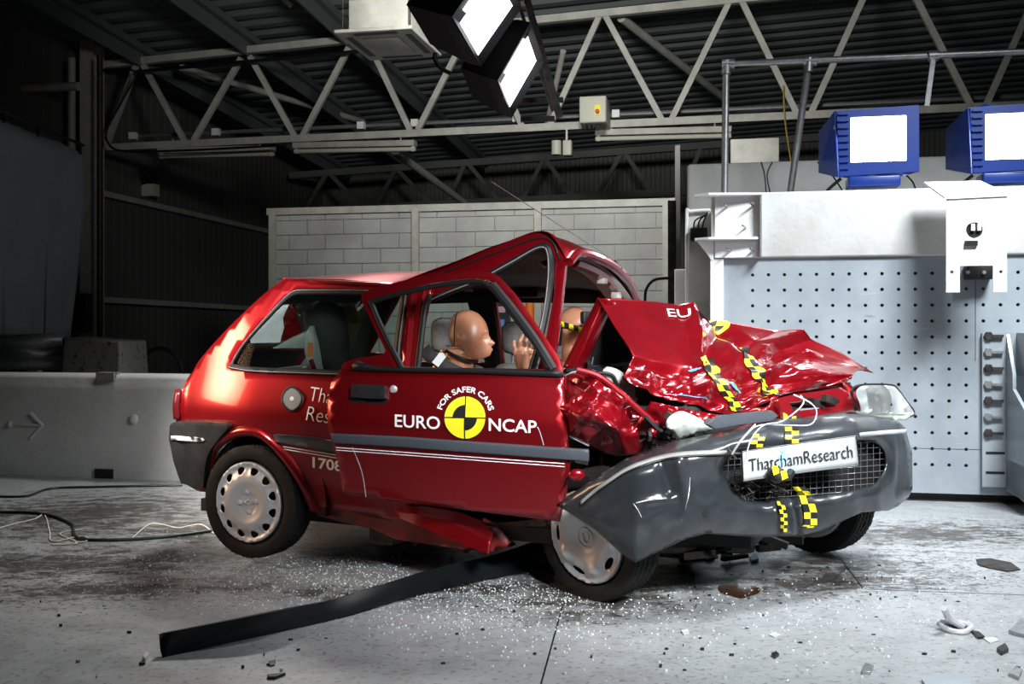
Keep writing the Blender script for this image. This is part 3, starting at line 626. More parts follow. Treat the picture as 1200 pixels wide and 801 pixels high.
tag(obj('hanging_cable', MB().tube(cr([rp(x, y, 15.9) for x, y in ((918, 100), (920, 142), (927, 190))], 5), .012, 6), mat('yellow_cable', (.35, .25, .03), .6)), 'thin yellow cable hanging beside the leaning pipe', 'cable')
# ceiling cassette
ac = thing('ceiling_cassette', 'white square air conditioning cassette hung under the roof', 'air conditioner', ROOM.pt(-1.6, 9.5, 3.8))
A = ROOM.onv(391, 39, 9.0); B = ROOM.onv(492, 32, 9.0); z = A[2]; q1 = 10.0; ua, ub = A[0], A[0]+.76
obj('body', MB().box(ROOM, ua+.1, ub-.08, 9.12, 9.92, z+.03, z+.34, bev=.01), M['steelpaint'], ac)
fr_ = [Vector(p) for p in ((ua, 9.0), (ub, 9.0), (ub, q1), (ua, q1))]
obj('fascia', MB().hexa([ROOM.pt(p.x, p.y, zz) for zz in (z-.0, z+.035) for p in fr_]), M['steelpaint'], ac, bevel=.01)
obj('intake_grille', MB().box(ROOM, ua+.2, ub-.2, 9.22, 9.78, z-.012, z, bev=.004), M['steelpaint'], ac)
for u0_, u1_, v0_, v1_ in ((ua+.17, ub-.17, 9.06, 9.12), (ua+.17, ub-.17, 9.88, 9.94), (ua+.06, ua+.12, 9.17, 9.83), (ub-.12, ub-.06, 9.17, 9.83)):
    obj('air_slot', MB().box(ROOM, u0_, u1_, v0_, v1_, z-.004, z+.01), M['black'], ac)
for u, v in ((ua+.05, 9.1), (ub-.05, 9.1), (ua+.05, 9.9), (ub-.05, 9.9)): obj('hanger_rod', MB().tube([ROOM.pt(u, v, z+.05), ROOM.pt(u, v, 6.4)], .007, 6), M['junk'], ac)
# overhead twin lamps
def head(C0, e2px, e1px, Y, label, sc):
    k = Y/FPX
    def vec(px): dX = px[0]*k; dZ = -px[1]*k; return Vector((dX, (.6*dX-.7*dZ)/.4*.4, dZ))
    C0 = at(*C0, Y); e2 = vec(e2px); e1 = vec(e1px); n = e1.cross(e2).normalized()
    if n.y > 0: n = -n
    t = thing('hanging_floodlight', label, 'floodlight', C0, 0, 'twin floodlights hung above the car'); c = C0+(e1+e2)*.5
    def rect(s1, s2, d): return [c+e1*(a*s1)+e2*(b*s2)+n*d for a, b in ((-.5, -.5), (-.5, .5), (.5, .5), (.5, -.5))]
    bk_ = Vector((-.25, .22, .12))*(1.25 if Y < 5.9 else 1); n = -bk_.normalized(); sh = -e1*.02-e2*.13
    r1 = rect(1.0, 1, 0); r2 = [p+sh+n*.03 for p in rect(1.18, 1.5, 0)]; r3 = [p-n*.1 for p in r2]; r4 = [c+(p-c)*.82+bk_ for p in r2]
    w = MB().add(r1+r2, [(0, 1, 5, 4), (1, 2, 6, 5), (2, 3, 7, 6), (3, 0, 4, 7)]).add(r2+r3, [(0, 1, 5, 4), (1, 2, 6, 5), (2, 3, 7, 6), (3, 0, 4, 7)])
    obj('face_frame', w, M['housing'], t, smooth=False)
    obj('housing', MB().add(r3+r4, [(0, 1, 5, 4), (1, 2, 6, 5), (2, 3, 7, 6), (3, 0, 4, 7), (4, 5, 6, 7)]), M['housing'], t, smooth=False)
    obj('lit_face', MB().add([p-n*.01 for p in r1], [(0, 1, 2, 3)]), M['lampon_top'], t)
    w = MB()
    for i in range(9): s = -.62+i*.045; w.bar(c+e1*-.56+e2*(s+.15)+n*.01, c+e1*-.56+e2*(s+.15)+n*.03+e1*-.1, .006, .006)
    obj('cooling_fins', w, M['junk'], t)
    a, b = c-e1*.35-e2*.63+n*.015, c+e1*.35-e2*.63+n*.015
    obj('side_strip', MB().bar(a, b, .012, .03), M['lampon_top'], t)
    return c, e1, e2, n
c1, e1, e2, n1 = head((587, 98), (11, 24), (32, -52), 6.0, 'lit black floodlight, lower of the pair hanging over the car', 1)
c2, *_ = head((539, 27), (21, 30), (42, -56), 5.6, 'lit black floodlight, upper of the pair cut by the top edge', 1)
yk = thing('lamp_yoke', 'black slotted steel yoke carrying the pair of hanging floodlights', 'bracket', at(655, 140, 6.1))
obj('arm', MB().bar(at(612, -20, 6.0), at(656, 138, 6.1), .03, .04), M['junk'], yk); obj('arm', MB().bar(at(600, -20, 6.2), at(648, 130, 6.2), .03, .02), M['junk'], yk)
obj('crossbar', MB().bar(at(600, 119, 6.3), at(660, 117, 6.3), .03, .03), M['housing'], yk); obj('crossbar', MB().bar(at(610, 140, 6.35), at(650, 139, 6.35), .03, .03), M['housing'], yk)
obj('hanger_tube', MB().tube([at(612, -18, 6.05), at(612, -60, 6.05), at(612, -560, 6.05)], .03, 10), M['junk'], yk)
tag(obj('lamp_cable', MB().tube(cr([at(x, y, 5.7) for x, y in ((510, 62), (510, 70), (517, 80), (528, 86))], 6), .012, 8), M['rubber']), 'black cable looping from the upper hanging floodlight', 'cable')
a = at(331, 3, 9); tag(obj('roof_hook', MB().bar(at(322, -8, 9), at(341, 7, 9), .04, .05), M['junk']), 'dark steel hook bar at the top edge above the truss', 'hook')
# ================================================================ the crashed car
TH = CAR.t
car = thing('crashed_car', 'red three door hatchback with a crushed front, on the grey floor', 'car', (CAR.O.x, CAR.O.y, 0), -TH)
vt = lut([(.1, .09), (.2, .07), (.35, .04), (.55, .012), (.70, -.004), (.725, -.002), (.8, .014), (.9, .045), (1.0, .07), (1.1, .1), (1.25, .15), (1.34, .19), (1.4, .22), (1.55, .24)])
def vside(u, w):
    v = vt(w)
    if u < .05: k = .05-max(u, -.5); v += .42*k*k+.05*k
    return v
# ---- near body side with quarter window
outer = [(335, 326), (322, 334), (290, 362), (255, 397), (232, 424), (218, 446), (210, 466), (206, 492), (207, 520), (214, 560), (238, 574)]
outer += cr([(244, 560), (252, 532), (270, 516), (291, 511), (309, 517), (330, 539), (350, 570), (362, 595)], 4)
outer += [(430, 604), (470, 612), (487, 612), (485, 560), (487, 430), (506, 336), (470, 331), (400, 328)]
qwin = cr([(272, 424), (284, 404), (310, 374), (333, 350), (342, 343)], 4)+cr([(348, 341), (400, 341), (440, 342), (474, 344)], 3)+[(466, 400), (464, 438)]+cr([(440, 438), (380, 436), (300, 433), (276, 430), (269, 428)], 3)
obj('body_side', panel(CAR, outer, vside, [qwin], .045), M['paint'], car, solid=.02, auto=60)
def ringpanel(big, small, off): return panel(CAR, big, vside, [small], .03, off)
def scale2(L, k, c=None):
    c = c or (sum(p[0] for p in L)/len(L), sum(p[1] for p in L)/len(L)); return [Vector((c[0]+(p[0]-c[0])*k[0], c[1]+(p[1]-c[1])*k[1])) for p in L]
big = scale2(qwin, (1.028, 1.06)); small = scale2(qwin, (.965, .93))
qw_ = obj('quarter_window', panel(CAR, scale2(qwin, (1.0, 1.0)), vside, [], .08, .006), M['glass'], car)
obj('window_seal', panel(CAR, big, vside, [small], .03, -.006), M['rubber'], qw_, solid=.012)
obj('seal_bead', panel(CAR, scale2(big, (.990, .978)), vside, [scale2(big, (.984, .966))], .03, -.019), M['capgrey'], qw_)
# ---- wheel arch lip and well, near rear
arc = cr([(243, 576), (244, 560), (252, 532), (270, 516), (291, 511), (309, 517), (330, 539), (350, 570), (363, 597)], 6)
lip = MB(); P = []
for p in arc:
    u, w = CAR.sol(p.x, p.y, vside); v = vside(u, w); P.append([CAR.pt(u, v-.004, w), CAR.pt(u, v-.02, w), CAR.pt(u, v-.004, w)+Vector((0, 0, 0))])
def lipstrip(pts, wid):
    G = []; c = Vector((302, 588))
    for p in pts:
        r = []
        for k, d in ((0, .0), (wid*.3, -.022), (wid*.7, -.02), (wid, .004)):
            pp = p+(p-c).normalized()*k; u, w = CAR.sol(pp.x, pp.y, vside); r.append(CAR.pt(u, vside(u, w)+d, w))
        G.append(r)
    return MB().grid(G)
obj('arch_lip', lipstrip([Vector(p) for p in arc], 13), M['paint'], car, auto=80)
w = MB(); G = []
for k in range(-1, 20):
    a = math.radians(k*10); G.append([CAR.pt(.11+.335*math.cos(a), v, .30+.335*math.sin(a)) for v in (.03, .45)])
w.grid(G); w.add([CAR.pt(-.2, .45, 0.25), CAR.pt(.42, .45, .25), CAR.pt(.5, .45, .7), CAR.pt(-.3, .45, .7)], [(0, 1, 2, 3)])
obj('wheel_well', w, M['dark'], car)
# ---- cant rail, A pillar, B pillar seal
rail = cr([(468, 331), (500, 318), (545, 302), (590, 285), (622, 273), (640, 271), (654, 280), (663, 300)], 4)+[(662, 318), (658, 352), (652, 400), (645, 441), (628, 441), (640, 395), (649, 345), (651, 305), (645, 291)]+cr([(632, 287), (600, 302), (565, 322), (530, 336), (506, 346), (480, 350)], 4)
vr = lambda u, w: vt(w)+.02*math.sin(u*9)
obj('roof_rail', panel(CAR, rail, vr, [], .03), M['paint_scuffed'], car, solid=.03, bevel=.006)
seal = [(510, 350), (530, 341), (565, 327), (600, 308), (636, 289), (646, 301), (644, 345), (634, 397), (622, 441)]
def ribbon(pts, vf, off, r, n=8, k=5): return MB().tube([(lambda u, w: CAR.pt(u, vf(u, w)+off, w))(*CAR.sol(p.x, p.y, vf)) for p in cr(pts, k)], r, n)
sl = obj('door_seal', ribbon(seal, vr, -.01, .016), M['rubber'], car)
obj('rail_groove', ribbon([(480, 335), (545, 310), (600, 289), (630, 279), (648, 284), (656, 305)], vr, -.002, .0045), M['black'], car)
obj('seal_highlight', ribbon([(x-1, y+1) for x, y in seal], vr, -.025, .003), M['capgrey'], sl)  # highlight along the rubber seal, built as a thin grey bead
obj('pillar_seal', ribbon([(509, 345), (503, 360), (499, 390), (494, 432)], vr, -.035, .014), M['rubber'], car)
G = []
for y, xa, xb in ((336, 484, 505), (350, 482, 502), (380, 479, 498), (405, 477, 496), (434, 474, 492)):
    row = []
    for x, d in ((xa, 0), (xa+4, -.03), ((xa+xb)/2, -.02), ((xa+xb)/2+2, -.03), (xb-3, -.03), (xb, 0.01)):
        u, ww = CAR.sol(x, y, vr); row.append(CAR.pt(u, vr(u, ww)+d-.005, ww))
    G.append(row)
obj('door_pillar', MB().grid(G), M['paint'], car, auto=25)
# ---- roof skin: rises to a buckled peak behind the header
rn = [(335, 326, .19), (400, 327, .19), (470, 330, .20), (545, 302, .2), (590, 285, .21), (638, 271, .22), (664, 303, .23)]
near = [Vector(CAR.onv(*p)) for p in rn]
farw = [(1.36, 1.31), (1.36, 1.34), (1.36, 1.345), (1.35, 1.34), (1.33, 1.33), (1.30, 1.30), (1.27, 1.255)]
far = []
for a, (v, z) in zip(near, farw): far.append(Vector((a.x+(0 if a.x < 1.3 else -.0), v, z)))
hd = Vector(CAR.onv(747, 353, 1.26)); far[-1] = hd
hp_ = [near[-1], Vector(CAR.onv(676, 292, .33)), Vector(CAR.onv(700, 299, .55)), Vector(CAR.onv(720, 311, .78)), Vector(CAR.onv(736, 329, 1.02)), hd]
hc_ = cr(hp_, 4)
def roof(s, t):   # s 0..6 stations, t 0..1 across
    i = min(5, int(s)); fs = s-i
    def nn(L, j): return L[max(0, min(6, j))]
    def c(L): p0, p1, p2, p3 = nn(L, i-1), nn(L, i), nn(L, i+1), nn(L, i+2); return .5*((2*p1)+(p2-p0)*fs+(2*p0-5*p1+4*p2-p3)*fs**2+(p3-p0+3*p1-3*p2)*fs**3)
    if s < 3: p = c(near) if s < 2 else near[i].lerp(near[i+1], fs)
    else: p = c(near)
    q = c(far); r = p.lerp(q, t); crown = 4*t*(1-t)
    k = [.035, .055, .07, .03, .0, -.01, 0][i]*(1-fs)+[.035, .055, .07, .03, .0, -.01, 0][i+1]*fs
    r.z += crown*k
    if s > 4.5:   # blend to the header curve
        hx = t*(len(hc_)-1); j = min(len(hc_)-2, int(hx)); H_ = hc_[j].lerp(hc_[j+1], hx-j); g = (s-4.5)/1.5; g = g*g*(3-2*g)
        L6 = near[-1].lerp(far[-1], t); r = r+(H_-L6)*g
    r.z += .012*noise.noise(Vector((r.x*3, r.y*3, 1)))*(1 if s > 2.5 else .2)
    return r
NS, NT = 60, 28
C3 = lambda p: CAR.pt(p.x, p.y, p.z)
obj('roof_skin', MB().grid([[C3(roof(6*i/NS, j/NT)) for i in range(NS+1)] for j in range(NT+1)]), M['paint'], car, auto=60)
def low(p, d): return CAR.pt(p.x, p.y, p.z-d)
obj('headliner', MB().grid([[low(roof(.15+5.8*i/NS, .03+.94*j/NT), .03+.0*i) for i in range(NS+1)] for j in range(NT+1)]), M['headliner'], car, auto=60)
obj('header_rail', MB().tube([low(p+Vector((.01, 0, 0)), .015) for p in hc_], .022, 10).tube([low(p+Vector((-.06, 0, 0)), .045) for p in hc_[6:]], .03, 8), M['paint_scuffed'], car)
hh_ = [Vector(CAR.onv(x, y, v)) for x, y, v in ((664, 308, .3), (684, 303, .45), (704, 312, .65), (722, 327, .85), (736, 345, 1.05), (742, 354, 1.2))]
obj('header_trim', MB().grid([[CAR.pt(p.x+dx, p.y, p.z-dz) for dx, dz in ((.0, -.0), (-.05, .015), (-.11, .02), (-.13, -.0))] for p in cr(hh_, 5)]), M['trim'], car, solid=.01)
for t_ in (.55, .75):
    P0 = cr(hh_, 5)[int(t_*25)]; obj('visor_clip', MB().box(CAR, P0.x-.06, P0.x-.02, P0.y-.03, P0.y+.03, P0.z-.05, P0.z-.015, bev=.008), M['trim'], car)
# gutter line along the rear roof edge
obj('roof_gutter', ribbon([(333, 327), (360, 329), (410, 331), (470, 334)], vr, -.006, .008), M['paint'], car)
# aerial
A0 = CAR.pt(*CAR.onv(727, 309, .8)); A1 = CAR.pt(*CAR.onv(576, 213, .8))
ae = obj('aerial', MB().tube([A0, A1], .0022, 8), M['steel'], car)
obj('aerial_base', MB().tube([A0-Vector((0, 0, .03)), A0+(A1-A0)*.04], .013, 10), M['rubber'], ae)
# ---- tail: hatch, far side, floor
tail = [(335, 326), (290, 362), (255, 397), (232, 424), (218, 446), (210, 466), (206, 492), (210, 560)]
tl = [CAR.sol(x, y, vside) for x, y in tail[:-1]]+[(-.4, .34)]; zs = [1.31, 1.2, 1.06, .93, .87, .78, .66, .3]
G = []
for (u, w_) in tl:
    v0 = vside(u, w_); row = []
    for j in range(13):
        t = j/12; row.append(CAR.pt(u-.10*4*t*(1-t)*(1 if w_ < 1.2 else .5), v0+(1.5-2*v0+.0)*t, w_+.02*4*t*(1-t)))
    G.append(row)
hm = lambda i, j: 1 if (i in (1, 2)) else 0
obj('tailgate', MB().grid(G, mf=hm), [M['paint'], M['glass']], car, auto=50)
TG = [[p+Vector((CAR.F.x*.035, CAR.F.y*.035, -.012)) for p in r[1:-1]] for r in G]
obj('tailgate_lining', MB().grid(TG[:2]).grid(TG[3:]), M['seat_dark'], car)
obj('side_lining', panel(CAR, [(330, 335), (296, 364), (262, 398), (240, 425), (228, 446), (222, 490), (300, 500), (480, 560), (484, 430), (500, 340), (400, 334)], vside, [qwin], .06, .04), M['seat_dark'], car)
fo = [(-.42, .3), (-.45, .66), (-.38, .9), (-.2, 1.1), (.08, 1.32), (.5, 1.335), (1.2, 1.33), (1.45, 1.27), (2.0, .93), (2.5, .86), (2.68, .7), (2.68, .55), (2.6, .5), (2.55, .62), (2.4, .7), (2.2, .68), (2.05, .5), (2.0, .22), (.45, .22), (.42, .45), (.3, .6), (.1, .64), (-.1, .55), (-.2, .3)]
fwh = [[(-.12, .90), (.15, 1.24), (.5, 1.245), (.56, .90)], [(.66, .86), (.66, 1.245), (1.38, 1.23), (1.86, .90)]]
vfar = lambda u, w: 1.5-vt(w)
obj('far_body_side', panel(CAR, [Vector(p) for p in fo], vfar, [[Vector(p) for p in h] for h in fwh], .07, uw=True), M['paint'], car, solid=.025)
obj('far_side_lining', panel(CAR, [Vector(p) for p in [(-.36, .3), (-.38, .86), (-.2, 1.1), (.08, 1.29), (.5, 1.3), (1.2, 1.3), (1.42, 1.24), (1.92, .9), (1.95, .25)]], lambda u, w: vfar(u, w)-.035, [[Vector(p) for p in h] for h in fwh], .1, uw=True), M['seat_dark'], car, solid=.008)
obj('far_quarter_glass', panel(CAR, [Vector(p) for p in fwh[0]], vfar, [], .2, -.0, uw=True), M['glass'], car)
obj('floor_pan', MB().box(CAR, -.35, 1.75, .1, 1.42, .2, .26).box(CAR, 1.4, 2.3, .35, 1.3, .2, .4), M['dark'], car)
obj('firewall', MB().box(CAR, 1.66, 1.7, .25, 1.4, .25, .86), M['dark'], car)
# ---- paint details on the rear side
vsm = lambda u, w: vside(u, w)
fc = cr([(331.5, 467), (335, 458), (343, 453), (351, 458), (355, 466), (351, 476), (343, 481), (335, 476)], 4, True)
fcap = obj('fuel_cap', panel(CAR, fc, vsm, [], .03, -.005), M['capgrey'], car, solid=.004, smooth=False)
obj('cap_ring', ribbon([tuple(p) for p in fc]+[tuple(fc[0])], vsm, -.006, .005, 6, 1), M['black'], fcap)
u_, w_ = CAR.sol(343, 467, vsm); nrm = -Vector((CAR.R.x, CAR.R.y, 0))
obj('cap_lock', MB().lathe([(0, .005), (.009, .004), (.011, 0)], CAR.pt(u_, vsm(u_, w_)-.006, w_), nrm, 20), M['white'], fcap)
mo = [(320, 509), (360, 512), (397, 518), (399, 530), (350, 522), (322, 517)]
obj('side_moulding', panel(CAR, mo, vsm, [], .03, -.02), M['moulding'], car, solid=.02, bevel=.004)
for a, b in (((332, 523), (396, 533)), ((333, 526), (396, 536.5))): obj('pinstripe', ribbon([a, ((a[0]+b[0])/2, (a[1]+b[1])/2), b], vsm, -.002, .002, 4), M['decal'], car)
obj('tail_lamp', panel(CAR, [(205, 456), (211, 455), (210, 491), (203, 491)], vside, [], .03, -.015), mat('dark_tail_lamp', (.06, .004, .006), .2), car, solid=.02)
# ---- rear bumper
rb = cr([(199, 498), (206, 494), (230, 494), (260, 495.5), (267, 501), (256, 514), (245, 530), (240, 547), (238, 572)], 3)+[(228, 573), (212, 566), (203, 540), (198, 515)]
bo = obj('rear_bumper', panel(CAR, rb, vside, [], .03, -.035), M['plastic'], car, solid=.03, bevel=.008)
obj('bumper_trim', panel(CAR, [(200, 510.5), (237, 513), (239, 515.5), (237, 517.5), (200, 515.5)], vside, [], .03, -.044), M['silver'], bo, solid=.004)
us, ws = CAR.sol(201, 510, vside); G = []
for zz, dd in ((.66, 0), (.6, -.03), (.45, -.03), (.33, .02)):
    G.append([CAR.pt(-.40-.12*math.sin(math.pi*t)**.6+dd, .13+1.24*t, zz) for t in [k/12 for k in range(13)]])
obj('bumper_beam', MB().grid(G), M['plastic'], bo, solid=.03)
# ---- sill, crushed
sl_ = [(366, 584), (430, 596), (487, 601), (580, 618), (600, 640), (575, 646), (520, 640), (462, 631), (430, 618), (372, 604)]
obj('sill', panel(CAR, sl_, lambda u, w: .06+.004*math.sin(u*20), [], .03), M['sillpaint'], car, solid=.04)
sf = MB(); top = [(465, 601, .0), (487, 603, -.05), (510, 608, -.06), (535, 616, -.07), (556, 626, -.07), (575, 636, -.07)]; bot = [(467, 605, -.0), (487, 613, -.05), (508, 622, -.07), (532, 632, -.08), (552, 640, -.08), (574, 648, -.08)]
mid = [(a[0]*.6+b[0]*.4, a[1]*.6+b[1]*.4, min(a[2], b[2])-.02) for i, (a, b) in enumerate(zip(top, bot))]
back = [(463, 597, .03), (489, 594, .02), (513, 597, .04), (539, 602, .04), (561, 611, .03), (578, 626, .0)]
G = [[cp(*p) for p in L] for L in (back, top, bot, [(b[0]-1, b[1]-1, .05) for b in bot])]
sf.grid([cr(r, 4) for r in G]); sf.add([cp(575, 636, -.07), cp(574, 648, -.08), cp(573, 647, .05), cp(578, 626, .0)], [(0, 1, 2, 3)])
obj('torn_sill_end', sf, M['paint'], car, solid=.006, auto=24)
obj('jacking_bracket', MB().box(CAR, .62, .74, .12, .25, .12, .2), M['junk'], car)

# ---- text
def text(s, size=1.0, off=0, shear=0):
    c = bpy.data.curves.new('t', 'FONT'); c.body = s; c.size = size; c.offset = off; c.shear = shear; c.resolution_u = 4
    o = bpy.data.objects.new('t', c); COL.objects.link(o); bpy.context.view_layer.update()
    me = bpy.data.meshes.new_from_object(o.evaluated_get(bpy.context.evaluated_depsgraph_get()))
    v = [tuple(p.co) for p in me.vertices]; f = [tuple(p.vertices) for p in me.polygons]
    bpy.data.objects.remove(o); bpy.data.curves.remove(c); bpy.data.meshes.remove(me)
    x0 = min(p[0] for p in v); x1 = max(p[0] for p in v); y0 = min(p[1] for p in v)
    return [((p[0]-x0)/(x1-x0), p[1]/size) for p in v], f
def textmb(s, fn, **k):
    v, f = text(s, **k); return MB().add([fn(a, b) for a, b in v], f)
def quadtext(s, fr, vf, p0, p1, hpx, off, shear=0, bold=0.0):   # baseline px p0->p1, cap height px
    def fn(a, b):
        x = p0[0]+(p1[0]-p0[0])*a+shear*b; y = p0[1]+(p1[1]-p0[1])*a-hpx*b/.7
        u, w = fr.sol(x, y, vf); return fr.pt(u, vf(u, w)+off, w)
    return textmb(s, fn, off=bold)
for s, a, b, hh, bold in (('Thatcham', (362, 469), (433, 480), 17, -.012), ('Research', (359, 492), (430, 502), 17, -.012)):
    obj('lettering', quadtext(s, CAR, vsm, a, b, hh, -.005, 5, bold), M['decal'], car, smooth=False)
obj('number_mark', quadtext('1708', CAR, vsm, (367, 547), (402, 552), 12, -.005, 0, .02), M['decal'], car, smooth=False)

# ================================================================ the sprung driver's door
DR = Fr(12.5, .19, 4.05)
dt = lut([(.3, .035), (.4, .02), (.6, -.004), (.70, -.014), (.73, -.012), (.85, .012), (.93, .035), (1.0, .045), (1.15, .09), (1.35, .14)])
def vd(u, w): return dt(w)+.012*math.sin((u+.2)*3.2)*(1 if w < .9 else .3)
skin = [(400, 432), (388, 448), (384, 474), (385, 508), (390, 522), (396, 540), (401, 575), (409, 580), (470, 588), (560, 599), (656, 611), (664, 575), (668, 545), (664, 500), (660, 440), (560, 437), (460, 434)]
door = obj('driver_door', panel(DR, skin, vd, [], .035), M['paint'], car, solid=.03, auto=60)
fo_ = cr([(400, 434), (404, 424), (430, 418), (455, 414)], 3)[:-1]+cr([(452, 411), (436, 378), (421, 348)], 3)[:-1]+cr([(423, 344), (450, 334), (500, 323), (540, 318), (562, 317), (580, 321), (592, 331), (610, 352), (640, 396), (655, 420), (660, 438)], 4)
fi = cr([(469, 430), (450, 392), (435, 361), (436, 353)], 4)[:-1]+cr([(446, 347), (500, 333), (540, 327), (562, 326), (574, 329), (583, 337), (610, 371), (634, 405), (645, 428)], 4)+[(646, 432)]
obj('window_frame', panel(DR, fo_+[(640, 440), (460, 438)], vd, [fi], .03), M['paint'], door, solid=.035, bevel=.006)
def drib(pts, off, r, k=5, n=8): return MB().tube([(lambda u, w: DR.pt(u, vd(u, w)+off, w))(*DR.sol(p.x, p.y, vd)) for p in cr(pts, k)], r, n)
obj('frame_seal', drib([(472, 431), (452, 392), (438, 360), (440, 352), (500, 337), (540, 331), (560, 330), (570, 333), (582, 344), (606, 375), (630, 407), (642, 431)], -.004, .011), M['rubber'], door)
obj('frame_seal', drib([(577, 334), (600, 362), (628, 400), (648, 433)], .0, .02), M['rubber'], door)
ws_ = [(412, 428), (418, 422), (440, 429), (658, 433), (660, 441), (560, 437), (414, 434)]
obj('waist_seal', panel(DR, ws_, vd, [], .04, -.012), M['rubber'], door, solid=.02)
md = [(387, 508), (470, 512), (600, 521), (690, 527), (690, 541), (600, 534), (470, 524), (388, 519)]
mdo = obj('side_moulding', panel(DR, md, vd, [], .03, -.022), M['moulding'], door, solid=.022, bevel=.006)
for a, b in (((394, 524), (662, 543)), ((394, 527), (662, 546.5))): obj('pinstripe', drib([a, ((a[0]+b[0])/2, (a[1]+b[1])/2), b], -.003, .0018, 4, 4), M['decal'], door)
obj('scratch', drib([(413, 524), (424, 552), (429, 582)], -.001, .0016, 4, 4), M['silver'], door)
obj('scratch', drib([(630, 500), (633, 507), (637, 521)], -.001, .002, 4, 4), M['silver'], door)
ha = cr([(412, 452), (416, 450), (448, 451), (451, 453), (451, 464), (448, 467), (414, 465), (411, 462)], 2, True)
hd_ = obj('door_handle', panel(DR, ha, vd, [], .03, -.03), M['plastic'], door, solid=.03, bevel=.006)
u_, w_ = DR.sol(461, 456, vd); nd = -Vector((DR.R.x, DR.R.y, 0))
obj('door_lock', MB().lathe([(0, .012), (.012, .01), (.017, 0)], DR.pt(u_, vd(u_, w_), w_), nd, 20), M['chrome'], door)
obj('handle_recess', panel(DR, cr([(409, 466), (413, 471), (449, 473), (453, 468)], 3)+[(452, 466), (411, 463)], vd, [], .03, -.001), M['black'], door)
# door inside card
obj('door_card', panel(DR, [(402, 440), (396, 520), (402, 572), (650, 600), (655, 442)], lambda u, w: vd(u, w)+.06, [], .1), M['seat_dark'], door, solid=.01)
# emblem
eu, ew = DR.sol(545, 489, vd); er = .0845
def dp(du, dw, off): return DR.pt(eu+du, vd(eu+du, ew+dw)+off, ew+dw)
def sector(r0, r1, a0, a1, off, n=24, rings=4):
    G = []
    for i in range(n+1):
        a = math.radians(a0+(a1-a0)*i/n); G.append([dp((r0+(r1-r0)*k/rings)*math.cos(a), (r0+(r1-r0)*k/rings)*math.sin(a), off) for k in range(rings+1)])
    return MB().grid(G)
em = obj('round_emblem', sector(0.0001, er, 0, 360, -.003, 48), M['yellow'], door)
w = sector(er, er*1.045, 0, 360, -.004, 48, 1)
for a0 in (90, 270):
    x = sector(0.0001, er*.6, a0, a0+90, -.005); w.add(x.v, x.f)
for i in range(2):
    L = er; tdir = (1, 0) if i == 0 else (0, 1); nn_ = (0, 1) if i == 0 else (1, 0)
    G = [[dp(tdir[0]*s*L/10+nn_[0]*k*.0022, tdir[1]*s*L/10+nn_[1]*k*.0022, -.0055) for k in (-1, 1)] for s in range(-10, 11)]; w.grid(G)
obj('emblem_quarters', w, M['black'], em)
obj('lettering', quadtext('EURO', DR, vd, (463, 499.5), (516, 502.5), 14.5, -.004, 0, .012), M['decal'], door, smooth=False)
obj('lettering', quadtext('NCAP', DR, vd, (573, 504), (629, 507), 14.5, -.004, 0, .012), M['decal'], door, smooth=False)
def arcfn(a, b):
    ang = math.radians(163-a*147); r = er*1.20+b*er*.42/.7*.62; return dp(r*math.cos(ang), r*math.sin(ang), -.004)
obj('lettering', textmb('FOR SAFER CARS', arcfn, off=.02), M['decal'], door, smooth=False)

